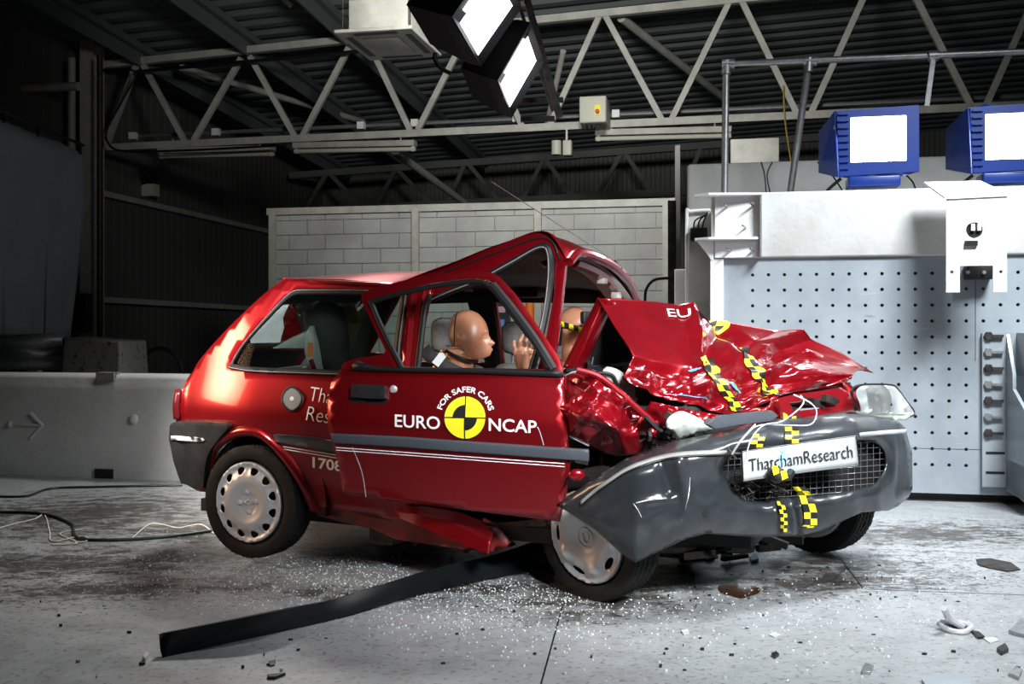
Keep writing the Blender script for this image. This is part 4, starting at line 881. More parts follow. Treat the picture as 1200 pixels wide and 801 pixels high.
# ================================================================ wheels
def wheel(name, c, yaw, camber, kind, parent=car, full=True):
    t = math.radians(yaw); n = Vector((-math.sin(t), -math.cos(t), math.tan(math.radians(camber)))).normalized(); c = Vector(c)
    d = Vector((math.cos(t), -math.sin(t), 0)); up = d.cross(n); up = -up if up.z < 0 else up
    wr = bpy.data.objects.new(name, None); COL.objects.link(wr); wr.parent = parent; PM[wr.name] = PM[parent.name]@Matrix.Translation(PM[parent.name].inverted()@c); wr.location = PM[parent.name].inverted()@c
    R = .266
    prof = [(.17, -.15), (.195, -.152), (.235, -.158), (.256, -.15), (.2655, -.135)]
    for k in range(4): h_ = -.127+k*.032; prof += [(R, h_), (R, h_+.022), (R-.007, h_+.024), (R-.007, h_+.030)]
    prof += [(.2655, -.0), (.258, .008), (.235, .012), (.21, .01), (.2, .004), (.193, -.006), (.19, -.03)]
    def tread(r, h_, a):
        if r > .262 and (int(a/(2*math.pi)*144)+(1 if h_ > -.07 else 0)) % 2: r -= .004
        return r, h_
    obj('tyre', MB().lathe(prof, c-n*.004, n, 144, fn=tread), M['tyre'], wr, auto=40)
    obj('rim', MB().lathe([(0, -.035), (.15, -.035), (.187, -.03), (.19, -.006), (.186, -.004), (.18, -.025)], c, n, 48), M['junk'] if full else M['silver'], wr)
    if full:
        RC = .19; outer = [Vector((RC*math.cos(2*math.pi*i/72), RC*math.sin(2*math.pi*i/72))) for i in range(72)]; holes = []
        nh = 12 if kind == 0 else 5
        for i in range(nh):
            a = 2*math.pi*(i+.5)/nh; rr = .150 if kind == 0 else .148
            e = (.017, .021) if kind == 0 else (.013, .034)
            holes.append([Vector((rr+e[0]*math.cos(2*math.pi*k/16)*(1), (e[1]+(.006*math.cos(2*math.pi*k/16) if kind == 0 else 0))*math.sin(2*math.pi*k/16))) for k in range(16)])
            ca, sa = math.cos(a), math.sin(a); holes[-1] = [Vector((p.x*ca-p.y*sa, p.x*sa+p.y*ca)) for p in holes[-1]]
        def hgt(p):
            r = p.length; a = math.atan2(p.y, p.x)
            z = lut([(0, .0), (.028, .003), (.05, .004), (.06, .009), (.075, .012), (.1, .02), (.125, .018), (.165, .004), (.176, .01), (.185, .014), (.19, .004)])(r)
            if kind == 0:
                if .12 < r < .172: z -= .006*math.cos(nh*a+math.pi)*-1*(1-abs(r-.15)/.03 if abs(r-.15) < .03 else 0)
            else:
                if .09 < r < .175: z += .018*max(0, math.cos(nh*a))*(1-abs(r-.14)/.04 if abs(r-.14) < .04 else 0)
            return z
        V, Fc = cdt(outer, holes, .009)
        wc = obj('wheel_cover', MB().add([c+d*p.x+up*p.y+n*hgt(p) for p in V], Fc), M['silver'], wr, auto=60, solid=.002)
        if kind == 0:
            for k in range(4):
                a = k*math.pi/2+.1; obj('nut_cap', MB().lathe([(0, .012), (.008, .011), (.012, .004), (.013, 0)], c+(d*math.cos(a)+up*math.sin(a))*.047+n*.004, n, 16), M['silver'], wc)
            w = MB().tube([c+d*x+up*y+n*.006 for x, y in ((-.02, 0), (0, .012), (.02, .002), (0, -.012), (-.02, 0))], .0022, 6)
            obj('badge', w, M['silver'], wc)
        else:
            obj('badge', MB().lathe([(.036, .004), (.038, .0075), (.041, .008), (.043, .004)], c, n, 32).tube([c+d*x+up*y+n*.004 for x, y in ((-.017, .018), (0, .024), (.017, .018), (.012, -.008), (0, -.024), (-.012, -.008), (-.017, .018))], .0022, 6), M['silver'], wc)
    return wr
wheel('wheel', cp(291.5, 588, .0), 25, 0, 0)
wheel('wheel', at(687, 629, 4.13), 46, -6, 1)
wheel('wheel', at(950, 583, 4.98), 48, 2, 1, full=True)
wheel('wheel', CAR.pt(.12, 1.42, .27), 205, 0, 0, full=False)

# ================================================================ front wing
wg = cr([(678, 433), (658, 443), (650, 460), (649, 487), (655, 500), (670, 512), (690, 521), (714, 532), (736, 533), (752, 528), (758, 513), (764, 496), (750, 481), (730, 465), (707, 449), (692, 436)], 4, True)
CRE = [((650, 475), (722, 502)), ((661, 442), (742, 500)), ((668, 506), (700, 462)), ((700, 462), (764, 496)), ((722, 502), (738, 533)), ((722, 502), (700, 520)), ((676, 466), (700, 445)), ((742, 470), (735, 500)), ((690, 480), (722, 502))]
def segdist(p, a, b):
    ax, ay = a; dx, dy = b[0]-ax, b[1]-ay; t = max(0, min(1, ((p[0]-ax)*dx+(p[1]-ay)*dy)/(dx*dx+dy*dy))); return math.hypot(p[0]-ax-t*dx, p[1]-ay-t*dy)
def crump(x, y, seed=0, fr_=.05):
    v = noise.voronoi(Vector((x*fr_, y*fr_, seed)))[0]; return (v[1]-v[0])
def dwing(x, y):
    r = math.hypot((x-705)/58, (y-485)/50); Y = 3.98+.16*r*r
    if x < 665: Y += .02
    for i, (a, b) in enumerate(CRE): d_ = segdist((x, y), a, b); Y += (-.045 if i % 2 == 0 else .04)*max(0, 1-d_/11)
    Y += -.035*crump(x, y, 3, .03)+.05*noise.noise(Vector((x*.03, y*.03, 5)))+.003*noise.noise(Vector((x*.12, y*.12, 2)))
    return Y
obj('front_wing', pxpanel([tuple(p) for p in wg], [], dwing, 2.6), M['paint_scuffed'], car, solid=.01, auto=60)
e = MB().tube([at(p.x, p.y, dwing(p.x, p.y)-.003) for p in cr([(690, 435), (671, 436), (656, 446), (649, 465), (648.5, 488), (656, 502), (668, 511), (690, 522)], 4)], .0035, 6)
obj('bare_metal_edge', e, M['silver'], car)
obj('wing_flange', MB().tube([at(x, y, 4.05) for x, y in cr([(676, 433), (700, 440), (722, 456), (748, 479), (766, 496)], 4)], .013, 8), M['paint_scuffed'], car)
# ================================================================ bonnet
HR = [
 [(701, 349, .36), (755, 352, .6), (806, 359, .9), (852, 377, 1.12), (935, 392, 1.34), (985, 413, 1.45), (1016, 433, 1.5)],
 [(721, 382, .27), (765, 388, .45), (812, 390, .68), (850, 402, .88), (905, 412, 1.08), (960, 424, 1.24), (1005, 433, 1.38)],
 [(742, 417, .18), (775, 423, .30), (812, 428, .45), (855, 433, .62), (902, 435, .84), (955, 438, 1.06), (1000, 438, 1.28)],
 [(731, 440, .10), (768, 450, .18), (810, 458, .3), (852, 464, .46), (900, 458, .72), (950, 450, .96), (998, 442, 1.22)],
 [(745, 452, .10), (775, 464, .16), (812, 476, .28), (848, 486, .42), (894, 474, .66), (938, 459, .92), (994, 446, 1.18)]]
HP = [[cp(*p) for p in row] for row in HR]
def cat(p0, p1, p2, p3, t): return .5*((2*p1)+(p2-p0)*t+(2*p0-5*p1+4*p2-p3)*t*t+(3*p1-p0-3*p2+p3)*t**3)
def bonnet(s, t, raw=False):     # s 0..6 along ridge, t 0..4 down
    def row(r):
        r = max(0, min(4, r)); L = HP[r]; i = min(5, int(s)); g = lambda j: L[max(0, min(6, j))]; lin = g(i).lerp(g(i+1), s-i)
        return lin.lerp(cat(g(i-1), g(i), g(i+1), g(i+2), s-i), .6)
    j = min(3, int(t)); f_ = t-j; P_ = row(j).lerp(row(j+1), f_).lerp(cat(row(j-1), row(j), row(j+1), row(j+2), f_), .5)
    k = min(1, t*1.2)*min(1, (6.02-s)*.8)*(.35+.65*min(1, t/2))
    n_ = noise.voronoi(Vector((s*.75, t*.8+.2*s, 4.2)))[0]; e_ = (n_[1]-n_[0])
    big_ = noise.noise(Vector((s*1.1, t*.9, 9)))
    q_ = min(1, .12+max(0, s-1.5)*.8 if s < 2.6 else 1)*(1 if s < 4.2 else max(.35, 1-(s-4.2)*.6)); lo = min(1, max(0, t-2.05)*1.5)*min(1, s*2)
    q_ = max(q_, lo*.8); off = k*q_*(-.045*e_+.02+.05*big_)+.004*k*noise.noise(Vector((s*5, t*5, 2)))*q_
    off += lo*(.022*noise.noise(Vector((s*2.2, t*2.2, 7)))-.02*(lambda v: v[1]-v[0])(noise.voronoi(Vector((s*1.6, t*1.6, 1)))[0]))
    # long creases
    for (s0, t0, s1, t1, a) in ((2.05, 0, 2.3, 3.3, .045), (2.9, .6, 2.4, 1.6, -.03), (2.6, 0, 3.7, 1.5, -.05), (3.7, 1.5, 4.0, 0, .05), (3.9, 2.2, 4.6, .8, .03), (0, 2.3, 6, 2.5, -.02), (3.8, 3.6, 4.3, 2.0, -.04)):
        d_ = segdist((s, t), (s0, t0), (s1, t1)); off += a*max(0, 1-d_/.28)
    nrm_ = Vector((.35, -.75, .55)); return P_+nrm_*off
NSB, NTB = 132, 84
BG = [[bonnet(6*i/NSB, 4*j/NTB) for i in range(NSB+1)] for j in range(NTB+1)]
bn = obj('bonnet', MB().grid([list(reversed(r)) for r in BG]), M['paint_scuffed'], car, solid=.006, auto=35)
obj('bonnet_edge', MB().tube([bonnet(0, 4*j/40*.5)+Vector((-.002, -.004, 0)) for j in range(41)], .004, 6), M['paint'], bn)
obj('far_corner', MB().add([cp(985, 413, 1.46), cp(1016, 433, 1.5), cp(1023, 437, 1.5), cp(990, 430, 1.4), cp(970, 408, 1.42)], [(0, 1, 2, 3), (0, 3, 4)]), M['paint'], bn, solid=.004)
# rear half folded down to the windscreen base
E0 = Vector(CAR.onv(660, 430, .30)); F0 = Vector(CAR.inv(BG[0][0])); G = []; nb = 40
E1 = Vector((1.72, 1.36, .95))
for j in range(25):
    t = j/24; row = []
    for i in range(nb+1):
        s = i/nb; top_ = Vector(CAR.inv(bonnet(s*5.0, 0))); bot_ = E0.lerp(E1, s); p = top_.lerp(bot_, t); p.z -= .015*math.sin(t*math.pi); p.x += .025*math.sin(t*math.pi); row.append(CAR.pt(*p))
    G.append(row)
obj('bonnet_rear_half', MB().grid(G), M['paint'], bn, solid=.006)
FG = []
for j in range(25):
    t = j/24; a = Vector(CAR.inv(bonnet(0, 0))).lerp(E0, t); FG.append([CAR.pt(a.x+.0, a.y, a.z), CAR.pt(a.x+.045, a.y+.005, a.z-.005), CAR.pt(a.x+.055, a.y+.03, a.z-.015), CAR.pt(a.x+.05, a.y+.12, a.z-.02)])
obj('bonnet_inner_frame', MB().grid(FG), M['paint_scuffed'], bn, solid=.01)
# inner liner plate with cut-out (dark)
LG = []
for j in range(17):
    t = j/16; row = []
    for i in range(13):
        s = i/12; a = Vector(CAR.inv(bonnet(s*4, .1))).lerp(E0.lerp(E1, s*.8), t); row.append(CAR.pt(a.x+.03, a.y+.02, a.z-.03))
    LG.append(row)
obj('bonnet_liner', MB().grid(LG), M['dark'], bn)
# lettering, emblem and checker tapes on the bonnet
def onb(s, t, d=.006): return bonnet(s, t)+Vector((.2, -.75, .6))*d
def bfn(a, b): return onb(1.45+a*.5, .55-.0*a-b*.40, .008)
obj('lettering', textmb('EU', bfn, off=.0), M['decal'], bn, smooth=False)
def disc_on(sc, tc, rs, rt, a0=0, a1=360, d=.008, r0=0.001, n=36):
    return MB().grid([[onb(sc+rs*k/5*math.cos(math.radians(a)), max(0.02, tc-rt*k/5*math.sin(math.radians(a))), d) for k in range(6)] for a in [a0+(a1-a0)*i/n for i in range(n+1)]])
be = obj('bonnet_emblem', disc_on(2.82, .20, .23, .28), M['yellow'], bn)
w = disc_on(2.82, .20, .15, .18, 90, 180, .011); x = disc_on(2.82, .20, .15, .18, 270, 360, .011); w.add(x.v, x.f)
obj('emblem_quarters', w, M['black'], be)
def tape(fn, L, nc, wid, name, parent, label=None):   # fn(a along 0..1, b across 0..1)
    P = [[fn(i/(L*4), j/(nc*2)) for j in range(nc*2+1)] for i in range(L*4+1)]
    return obj(name, MB().grid(P, mf=lambda i, j: (i//4+j//2) % 2), [M['yellow'], M['black']], parent, smooth=True, auto=80)
def path_st(pts):
    def f(a):
        x = a*(len(pts)-1); i = min(len(pts)-2, int(x)); return Vector(pts[i]).lerp(Vector(pts[i+1]), x-i)
    return f
# find (s,t) for a pixel on the bonnet by brute force
SC = []
for j in range(0, NTB+1, 1):
    for i in range(0, NSB+1, 1):
        p = BG[j][i]; SC.append((600+FPX*p.x/p.y, HOR-(p.z-CAMZ)*FPX/p.y, 6*i/NSB, 4*j/NTB))
def st(x, y): b = min(SC, key=lambda q: (q[0]-x)**2+(q[1]-y)**2); return (b[2], b[3])
def px_tape(ctr_, wpx, L, name):
    a = [st(x-wpx/2, y) for x, y in ctr_]; b = [st(x+wpx/2, y) for x, y in ctr_]; fa, fb = path_st(a), path_st(b)
    def fn(t, u): q = fa(t).lerp(fb(t), u); return onb(q.x, q.y, .009)
    return tape(fn, L, 2, 0, name, bn)
px_tape([(828, 420), (836, 440), (846, 456), (858, 470), (864, 482)], 13, 9, 'checker_tape')
px_tape([(871, 407), (877, 425), (888, 443), (900, 455), (908, 463)], 14, 9, 'checker_tape')
# blue scuffs
for x0, y0, x1, y1, wd in ((806, 436, 822, 432, 3), (850, 447, 868, 462, 4), (785, 462, 830, 470, 2), (748, 432, 756, 430, 3)):
    a, b = st(x0, y0), st(x1, y1); G = []
    for i in range(9):
        q = Vector(a).lerp(Vector(b), i/8); ww = wd*.012*math.sin(math.pi*(i+.5)/9)*(1+.5*math.sin(i*3)); G.append([onb(q.x, q.y-ww, .008), onb(q.x, q.y+ww, .008)])
    obj('blue_scuff', MB().grid(G), M['bluetape'], bn)

# ================================================================ front bumper
Dx = lut([(651, 3.98), (700, 3.86), (745, 3.78), (800, 3.77), (850, 3.84), (900, 3.91), (950, 3.98), (1000, 4.05), (1030, 4.17), (1050, 4.35), (1062, 4.6), (1069, 4.8)])
topx = lut([(651, 592), (676, 574), (707, 553), (734, 537), (766, 524), (797, 515), (850, 505), (897, 490), (937, 490), (990, 484), (1025, 487), (1052, 493), (1061, 501), (1069, 530)])
botx = lut([(651, 593), (663, 598), (697, 620), (732, 652), (745, 659), (774, 645), (805, 631), (828, 625), (885, 629), (935, 628), (959, 623), (1010, 600), (1041, 598), (1052, 593), (1065, 582), (1069, 572)])
def dbump(x, y):
    t0, b0 = topx(x), botx(x); t = max(0, min(1, (y-t0)/max(6, b0-t0))); Y = Dx(x)
    if t < .22: Y += .13*(1-t/.22)**2*min(1, max(0, (x-690)/60))+.03*(1-t/.22)**2
    if t > .72: Y += .05*((t-.72)/.28)**2
    # groove ridge under the trim
    Y += .012*math.sin(x*.05)*(1-t)+.03*noise.noise(Vector((x*.018, y*.02, 3)))+.006*noise.noise(Vector((x*.06, y*.06, 8)))
    # scooped edge around the grille mouth
    dm = segd((x, y), MOUTH); 
    if dm < 14: Y += .05*(1-dm/14)**2
    for (a, b, k, wd) in (((795, 540), (806, 590), -.02, 9), ((775, 545), (785, 575), .018, 8), ((925, 575), (934, 628), .05, 9), ((915, 580), (920, 625), -.03, 7), ((760, 588), (790, 583), -.012, 5)):
        Y += k*max(0, 1-segdist((x, y), a, b)/wd)
    return Y
MOUTH = [tuple(p) for p in cr([(848, 546), (858, 533), (872, 530), (930, 530), (990, 520), (1012, 516), (1026, 519), (1037, 530), (1038, 548), (1026, 565), (1004, 573), (958, 580), (925, 582), (890, 587), (866, 581), (853, 563)], 4, True)]
bout = [(x, topx(x)) for x in (651, 662, 676, 690, 707, 720, 734, 750, 766, 780, 797, 825, 850, 875, 897, 915, 937, 965, 990, 1010, 1025, 1040, 1052, 1061, 1066)]+[(1069, 530), (1069.5, 572)]
bout += [(x, botx(x)) for x in (1065, 1060, 1052, 1041, 1020, 1010, 990, 975, 959, 935, 923, 885, 855, 828, 815, 805, 790, 774, 760, 745, 732, 715, 697, 680, 663)]
fb = obj('front_bumper', pxpanel(bout, [MOUTH], dbump, 4.2), M['bumper'], car, solid=.012, auto=70)
# mouth tunnel
G = [[at(x, y, dbump(x, y)+d) for d in (0, .05, .14)] for x, y in MOUTH+[MOUTH[0]]]
obj('grille_tunnel', MB().grid(G), M['plastic'], fb)
def bstrip(pts, hpx, off, name, m): 
    P = cr(pts, 4); G = [[at(p.x, p.y+dy, dbump(p.x, p.y+dy)-off) for dy in (-hpx/2, hpx/2)] for p in P]; return obj(name, MB().grid(G), M[m], fb, solid=.004)
bstrip([(680, 589), (694, 577), (709, 566), (736, 548), (774, 535), (812, 530), (852, 530)], 4.5, .012, 'bumper_trim', 'capgrey')
bstrip([(680, 592.5), (694, 580.5), (709, 569.5), (736, 551.5), (774, 538.5), (812, 533.5), (852, 533.5)], 1.5, .010, 'trim_groove', 'black')
bstrip([(1008, 510), (1030, 507), (1050, 505.5), (1063, 505)], 5, .012, 'bumper_trim', 'silver')
obj('bolt_hole', MB().grid([[at(827+r*math.cos(a), 600+r*1.1*math.sin(a), dbump(827, 600)-.004) for r in (0.01, 2.2, 4.6)] for a in [k*math.pi/8 for k in range(17)]]), M['black'], fb)
# gash marks
for pts in ([(742, 590), (752, 606)], [(745, 589), (775, 581)], [(808, 560), (803, 596)]): bstrip([pts[0], ((pts[0][0]+pts[1][0])/2+1, (pts[0][1]+pts[1][1])/2), pts[1]], 1.6, .004, 'scratch', 'silver')
def btape(c, wpx, L, name='checker_tape', ncol=2):
    f = path_st(c)
    def fn(t, u): q = f(t); x = q.x+(u-.5)*wpx; return at(x, q.y, dbump(x, q.y)-.013)
    return tape(fn, L, ncol, 0, name, fb)
btape([(936, 570), (944, 580), (950, 600), (950, 615), (945, 618)], 15, 8)
btape([(914, 587), (918, 600), (919, 612), (918, 623)], 8, 8)
btape([(928, 500), (928, 519)], 16, 4)
btape([(890, 508), (886, 524)], 15, 4)
# wire grille
w = MB()
for i in range(27):
    x = 846+i*7.4; 
    a = [y for y in range(500, 600) if inside((x, y), MOUTH)]
    if a: w.tube([at(x, y, Dx(x)+.09+.01*math.sin(y*.3+x)) for y in (a[0]-3, (a[0]+a[-1])/2, a[-1]+3)], .0013, 4)
for j in range(11):
    y = 517+j*7; a = [x for x in range(840, 1045) if inside((x, y-(x-940)*.08), MOUTH)]
    if a: w.tube([at(x, y-(x-940)*.08, Dx(x)+.09+.008*math.sin(x*.4)) for x in range(a[0]-3, a[-1]+4, 6)], .0013, 4)
obj('wire_grille', w, M['grille'], fb)
obj('grille_back', MB().grid([[at(x, y, Dx(x)+.2) for x in range(840, 1046, 10)] for y in (512, 550, 590)]), M['dark'], fb)
w = MB(); random.seed(4)
for i in range(70):
    x = random.uniform(856, 925); y = random.uniform(555, 582); w.tube(cr([at(x+random.uniform(-9, 9), y+random.uniform(-6, 6), Dx(x)+random.uniform(.03, .1)) for _ in range(4)], 3), .0015, 4)
obj('torn_mesh_wire', w, M['junk'], fb)
# number plate
PA, PB, PC, PD = at(869.5, 529, 3.80), at(1003, 510.5, 3.97), at(1007, 545, 3.99), at(871, 563.5, 3.80)
def plate(a, b, d): p = PD.lerp(PC, a).lerp(PA.lerp(PB, a), b); p.y += -.02*math.exp(-((a-.25)/.1)**2)*0+d+.015*math.sin(a*3.1); return p
npl = obj('number_plate', MB().grid([[plate(i/20, j/6, 0) for i in range(21)] for j in range(7)]), M['plate'], fb, solid=.004)
E_ = MB()
for a0, b0, a1, b1 in ((0, 0, 1, 0), (1, 0, 1, 1), (1, 1, 0, 1), (0, 1, 0, 0)): E_.tube([plate(a0+(a1-a0)*k/10, b0+(b1-b0)*k/10, -.001) for k in range(11)], .002, 4)
obj('plate_border', E_, M['black'], npl)
obj('lettering', textmb('ThatchamResearch', lambda a, b: plate(.05+.9*a, .30+b*.62, -.008), off=-.005), M['black'], npl, smooth=False)
for c_, r_ in (((.36, .62), .05), ((.33, .4), .04), ((.42, .15), .03), ((.36, .85), .035)):
    obj('blue_smear', MB().grid([[plate(c_[0]+r_*k/3*math.cos(a)*(1+.3*math.sin(a*3)), c_[1]+2.6*r_*k/3*math.sin(a), -.0035) for k in range(4)] for a in [i*math.pi/8 for i in range(17)]]), mat('blue_smear', (.25, .55, .8), .5), npl)
w = MB().ball(plate(.27, .08, -.03), .03, 8, sq=(1.2, .7, 1)).tube([plate(.2, .28, -.03), plate(.27, .05, -.05), plate(.36, -.02, -.04), plate(.4, .1, -.02)], .016, 8)
obj('torn_plastic', w, M['plastic'], npl)
for a, b in ((.22, .15), (.29, -.05)): obj('checker_scrap', MB().add([plate(a, b, -.07), plate(a+.05, b+.05, -.07), plate(a+.04, b+.32, -.07), plate(a-.01, b+.3, -.07)], [(0, 1, 2, 3)]), M['yellow'], npl)
# wires over the bumper
w = MB()
for pts in ([(858, 532, 3.72), (872, 512, 3.7), (890, 498, 3.75), (925, 498, 3.82), (950, 497, 3.9), (957, 483, 3.95), (950, 472, 3.98), (930, 462, 4.0)], [(872, 545, 3.7), (880, 515, 3.7), (895, 498, 3.75), (915, 494, 3.8), (935, 480, 3.9), (942, 470, 3.95), (938, 463, 3.98)], [(857, 532, 3.73), (868, 516, 3.7), (885, 497, 3.75)]):
    w.tube(cr([at(*p) for p in pts], 6), .0028, 6)
obj('loose_wire', w, M['silver'], car)
w = MB()
for k in range(6): w.tube([at(858, 531, 3.73), at(858+9*math.cos(k), 531+8*math.sin(k), 3.74)], .004, 5)
obj('wire_knot', w, M['junk'], car)
# crossmember and front panel
obj('crossmember', pxpanel([(845, 487), (905, 481), (912, 487), (905, 493), (868, 497), (838, 502), (830, 497)], [], lambda x, y: Dx(x)+.1, 6), M['moulding'], car, solid=.03, bevel=.006)
fp = [(905, 468), (930, 462), (960, 458), (985, 454), (998, 462), (1007, 478), (970, 484), (925, 492), (908, 490)]
obj('front_panel', pxpanel(fp, [[(925, 471), (975, 465), (985, 470), (978, 476), (930, 482)]], lambda x, y: 4.28+(x-905)*.003+.1*(470-y)/20, 4), M['paint_scuffed'], car, solid=.02, bevel=.004)
tp = MB()
for x, y in ((935, 467), (950, 470), (965, 466), (920, 478)): tp.bar(at(x, y, 4.4), at(x+14, y+4, 4.45), .03, .03)
obj('panel_bracket', tp, M['junk'], car)
random.seed(11)
obj('slam_panel', pxpanel([(763, 470), (800, 478), (850, 487), (900, 476), (912, 468), (915, 490), (880, 496), (820, 500), (768, 512), (745, 500)], [], lambda x, y: 4.12+.04*noise.noise(Vector((x*.06, y*.06, 1))), 4), M['paint_scuffed'], car, solid=.01)
btp = [(923, 484), (930, 491), (940, 488)]
obj('checker_scrap', MB().grid([[at(x, y+dy, 4.2) for dy in (0, 8)] for x, y in ((918, 483), (923, 486), (928, 488), (933, 487), (938, 485))], mf=lambda i, j: i % 2), [M['yellow'], M['black']], car)
# far headlamp
def hl(x, y): return at(x, y, 4.55+.0045*(x-1000)-.06*math.sin(math.pi*(y-450)/42)*.6)
ho = cr([(997, 460), (1004, 452), (1022, 450), (1045, 451), (1052, 456), (1063, 471), (1071, 482), (1068, 487), (1050, 490), (1020, 488), (1004, 485), (1002, 475)], 3, True)
hl_ = obj('headlamp', pxpanel([tuple(p) for p in ho], [], lambda x, y: 4.5+.0045*(x-1000)-.05*math.sin(math.pi*(y-450)/42), 4), M['lens'], car)
obj('reflector', pxpanel([tuple(p) for p in scale2(ho, (.93, .88))], [[(1010, 457), (1035, 455), (1042, 474), (1012, 478)]], lambda x, y: 4.6+.0045*(x-1000)+.025*math.sin(x*.3)+.02*noise.noise(Vector((x*.13, y*.13, 0))), 3), M['chrome'], hl_, auto=25)
obj('reflector_bowl', MB().lathe([(.07, 0), (.06, .03), (.04, .055), (.015, .065), (0.001, .06)], at(1025, 467, 4.7), (.1, 1, 0), 24), M['chrome'], hl_)
obj('lamp_rim', MB().tube([at(p.x, p.y, 4.5+.0045*(p.x-1000)) for p in list(ho)+[ho[0]]], .005, 6), M['plastic'], hl_)
obj('lamp_body', pxpanel([tuple(p) for p in scale2(ho, (.97, .96))], [], lambda x, y: 4.75+.004*(x-1000), 8), M['junk'], hl_, solid=.01)
obj('lamp_chin', pxpanel([(1002, 481), (1020, 483), (1045, 484), (1069, 486), (1062, 492), (1040, 491), (1006, 488)], [], lambda x, y: 4.48+.0045*(x-1000), 4), M['lamp_white'], hl_, solid=.02)
# smashed near headlamp housing
def dsm(x, y): return 3.98+.0012*(x-765)+.05*((y-497)/15)**2-.05*math.sin((x-765)/70*math.pi)+.02*crump(x, y, 8, .08)
sh = cr([(784, 488), (797, 481), (812, 486), (832, 498), (834, 504), (815, 508), (800, 514), (793, 516), (790, 506), (780, 499)], 3, True)
obj('broken_headlamp', pxpanel([tuple(p) for p in sh], [], dsm, 3), M['lamp_white'], car, solid=.006, auto=25)
w = MB(); random.seed(5)
for i in range(26):
    x, y = random.uniform(756, 796), random.uniform(480, 520); a = at(x, y, random.uniform(4.05, 4.2)); b = a+Vector((random.uniform(-.06, .06), random.uniform(-.05, .05), random.uniform(-.06, .06))); w.bar(a, b, random.uniform(.008, .03), random.uniform(.008, .02), i % 3)
obj('engine_debris', w, [M['junk'], M['plastic'], M['dark']], car, smooth=False)
# engine bay: reservoir, hoses, cowl
G = cr([at(x, y, 4.28) for x, y in ((706, 440), (716, 444), (726, 452), (735, 462), (740, 472))], 4)
obj('fluid_reservoir', MB().tube(G, [.03+.022*math.sin(math.pi*min(1, i/len(G)+.15)) for i in range(len(G))], 14), M['lamp_white'], car)
obj('reservoir_cap', MB().tube([at(704, 438, 4.28), at(709, 441, 4.28)], .03, 14), M['cream'], car)
obj('coolant_hose', MB().tube(cr([at(x, y, 4.22) for x, y in ((716, 463), (722, 450), (718, 440), (708, 437), (695, 438))], 5), .008, 8), M['rubber'], car)
obj('engine_block', MB().box(CAR, 1.75, 2.2, .4, 1.2, .24, .72, bev=.03).box(CAR, 1.7, 2.1, .2, .5, .4, .78, bev=.02), M['dark'], car)
w = MB(); random.seed(3)
for i in range(45):
    x = random.uniform(668, 745); y = random.uniform(430, 450) if i % 2 else random.uniform(438, 475); a = at(x, y, random.uniform(4.3, 4.5)); b = a+Vector((random.uniform(-.1, .1), random.uniform(-.1, .1), random.uniform(-.03, .03))); w.bar(a, b, random.uniform(.01, .03), random.uniform(.01, .02), i % 2)
obj('engine_parts', w, [M['junk'], M['dark']], car, smooth=False)
obj('scuttle_bar', MB().tube([cp(690, 429, .45), cp(745, 424, .8)], .014, 8).tube([cp(672, 437, .3), cp(760, 440, .7)], .02, 8), M['steel'], car)
obj('wiper_arm', MB().tube([cp(692, 436, .4), cp(698, 402, .45)], .003, 6), M['steel'], car)
w = MB(); random.seed(9)
for i in range(60):
    x = random.uniform(650, 700); y = random.uniform(525, 600) if i % 3 else random.uniform(600, 640); a = at(x, y, random.uniform(4.2, 4.5)); b = a+Vector((random.uniform(-.08, .08), random.uniform(-.05, .05), random.uniform(-.1, .1))); w.bar(a, b, random.uniform(.01, .035), .02, i % 2)
obj('inner_wing_wreck', w, [M['junk'], M['dark']], car, smooth=False)
obj('suspension_arm', MB().tube([at(700, 560, 4.3), at(640, 612, 4.3), at(560, 622, 4.45)], .022, 8).tube([at(760, 640, 4.3), at(880, 640, 4.6)], .03, 8), M['junk'], car)
obj('torn_wing_tag', MB().ball(at(676, 556, 4.0), .03, 8, sq=(1.1, .5, .8)), M['paint_scuffed'], car)
w = MB(); random.seed(2)
for i in range(40):
    x = random.uniform(770, 930); y = random.uniform(630, 662) if x < 860 else random.uniform(628, 640); a = at(x, min(y, 655), random.uniform(4.4, 4.9)); b = a+Vector((random.uniform(-.15, .15), random.uniform(-.1, .1), random.uniform(-.02, .06))); w.bar(a, b, random.uniform(.01, .04), .03, i % 2)
obj('underbody_parts', w, [M['junk'], M['dark']], car, smooth=False)
obj('subframe', MB().box(CAR, 1.9, 2.3, .5, 1.15, .2, .28, bev=.02), M['dark'], car)
# ================================================================ interior
def seat(u, v, w_=.52, m='seat', hh=1.06, nm='front_seat'):
    s = bpy.data.objects.new(nm, None); COL.objects.link(s); s.parent = car; s.location = (u, v, .26); PM[s.name] = PM[car.name]@Matrix.Translation((u, v, .26))
    obj('seat_base', MB().box(CAR, u, u+.5, v-w_/2, v+w_/2, .28, .48, bev=.05), M[m], s)
    G = MB(); a = [CAR.pt(u-.22+dx, v+y, z) for z, dx in ((.42, .22), (.9, .02)) for y, dx2 in ((-w_/2, 0), (w_/2, 0))]
    x = MB(); x.box(CAR, -.06, .06, v-w_/2, v+w_/2, 0, .5, bev=.05)
    for i, p in enumerate(x.v): q = CAR.inv(p); x.v[i] = CAR.pt(u+.04+q[0]-q[2]*.38, q[1], .42+q[2])
    obj('backrest', x, M[m], s)
    hx = u-.17
    for d in (-.06, .06): obj('headrest_post', MB().tube([CAR.pt(hx, v+d, .88), CAR.pt(hx, v+d, .99)], .007, 8), M['steel'], s)
    b = MB().box(CAR, hx-.05, hx+.06, v-.13, v+.13, hh-.08, hh+.09, bev=.048); obj('headrest', b, M[m], s); return s
seat(1.02, .46); sp = seat(1.1, 1.06, hh=1.045)
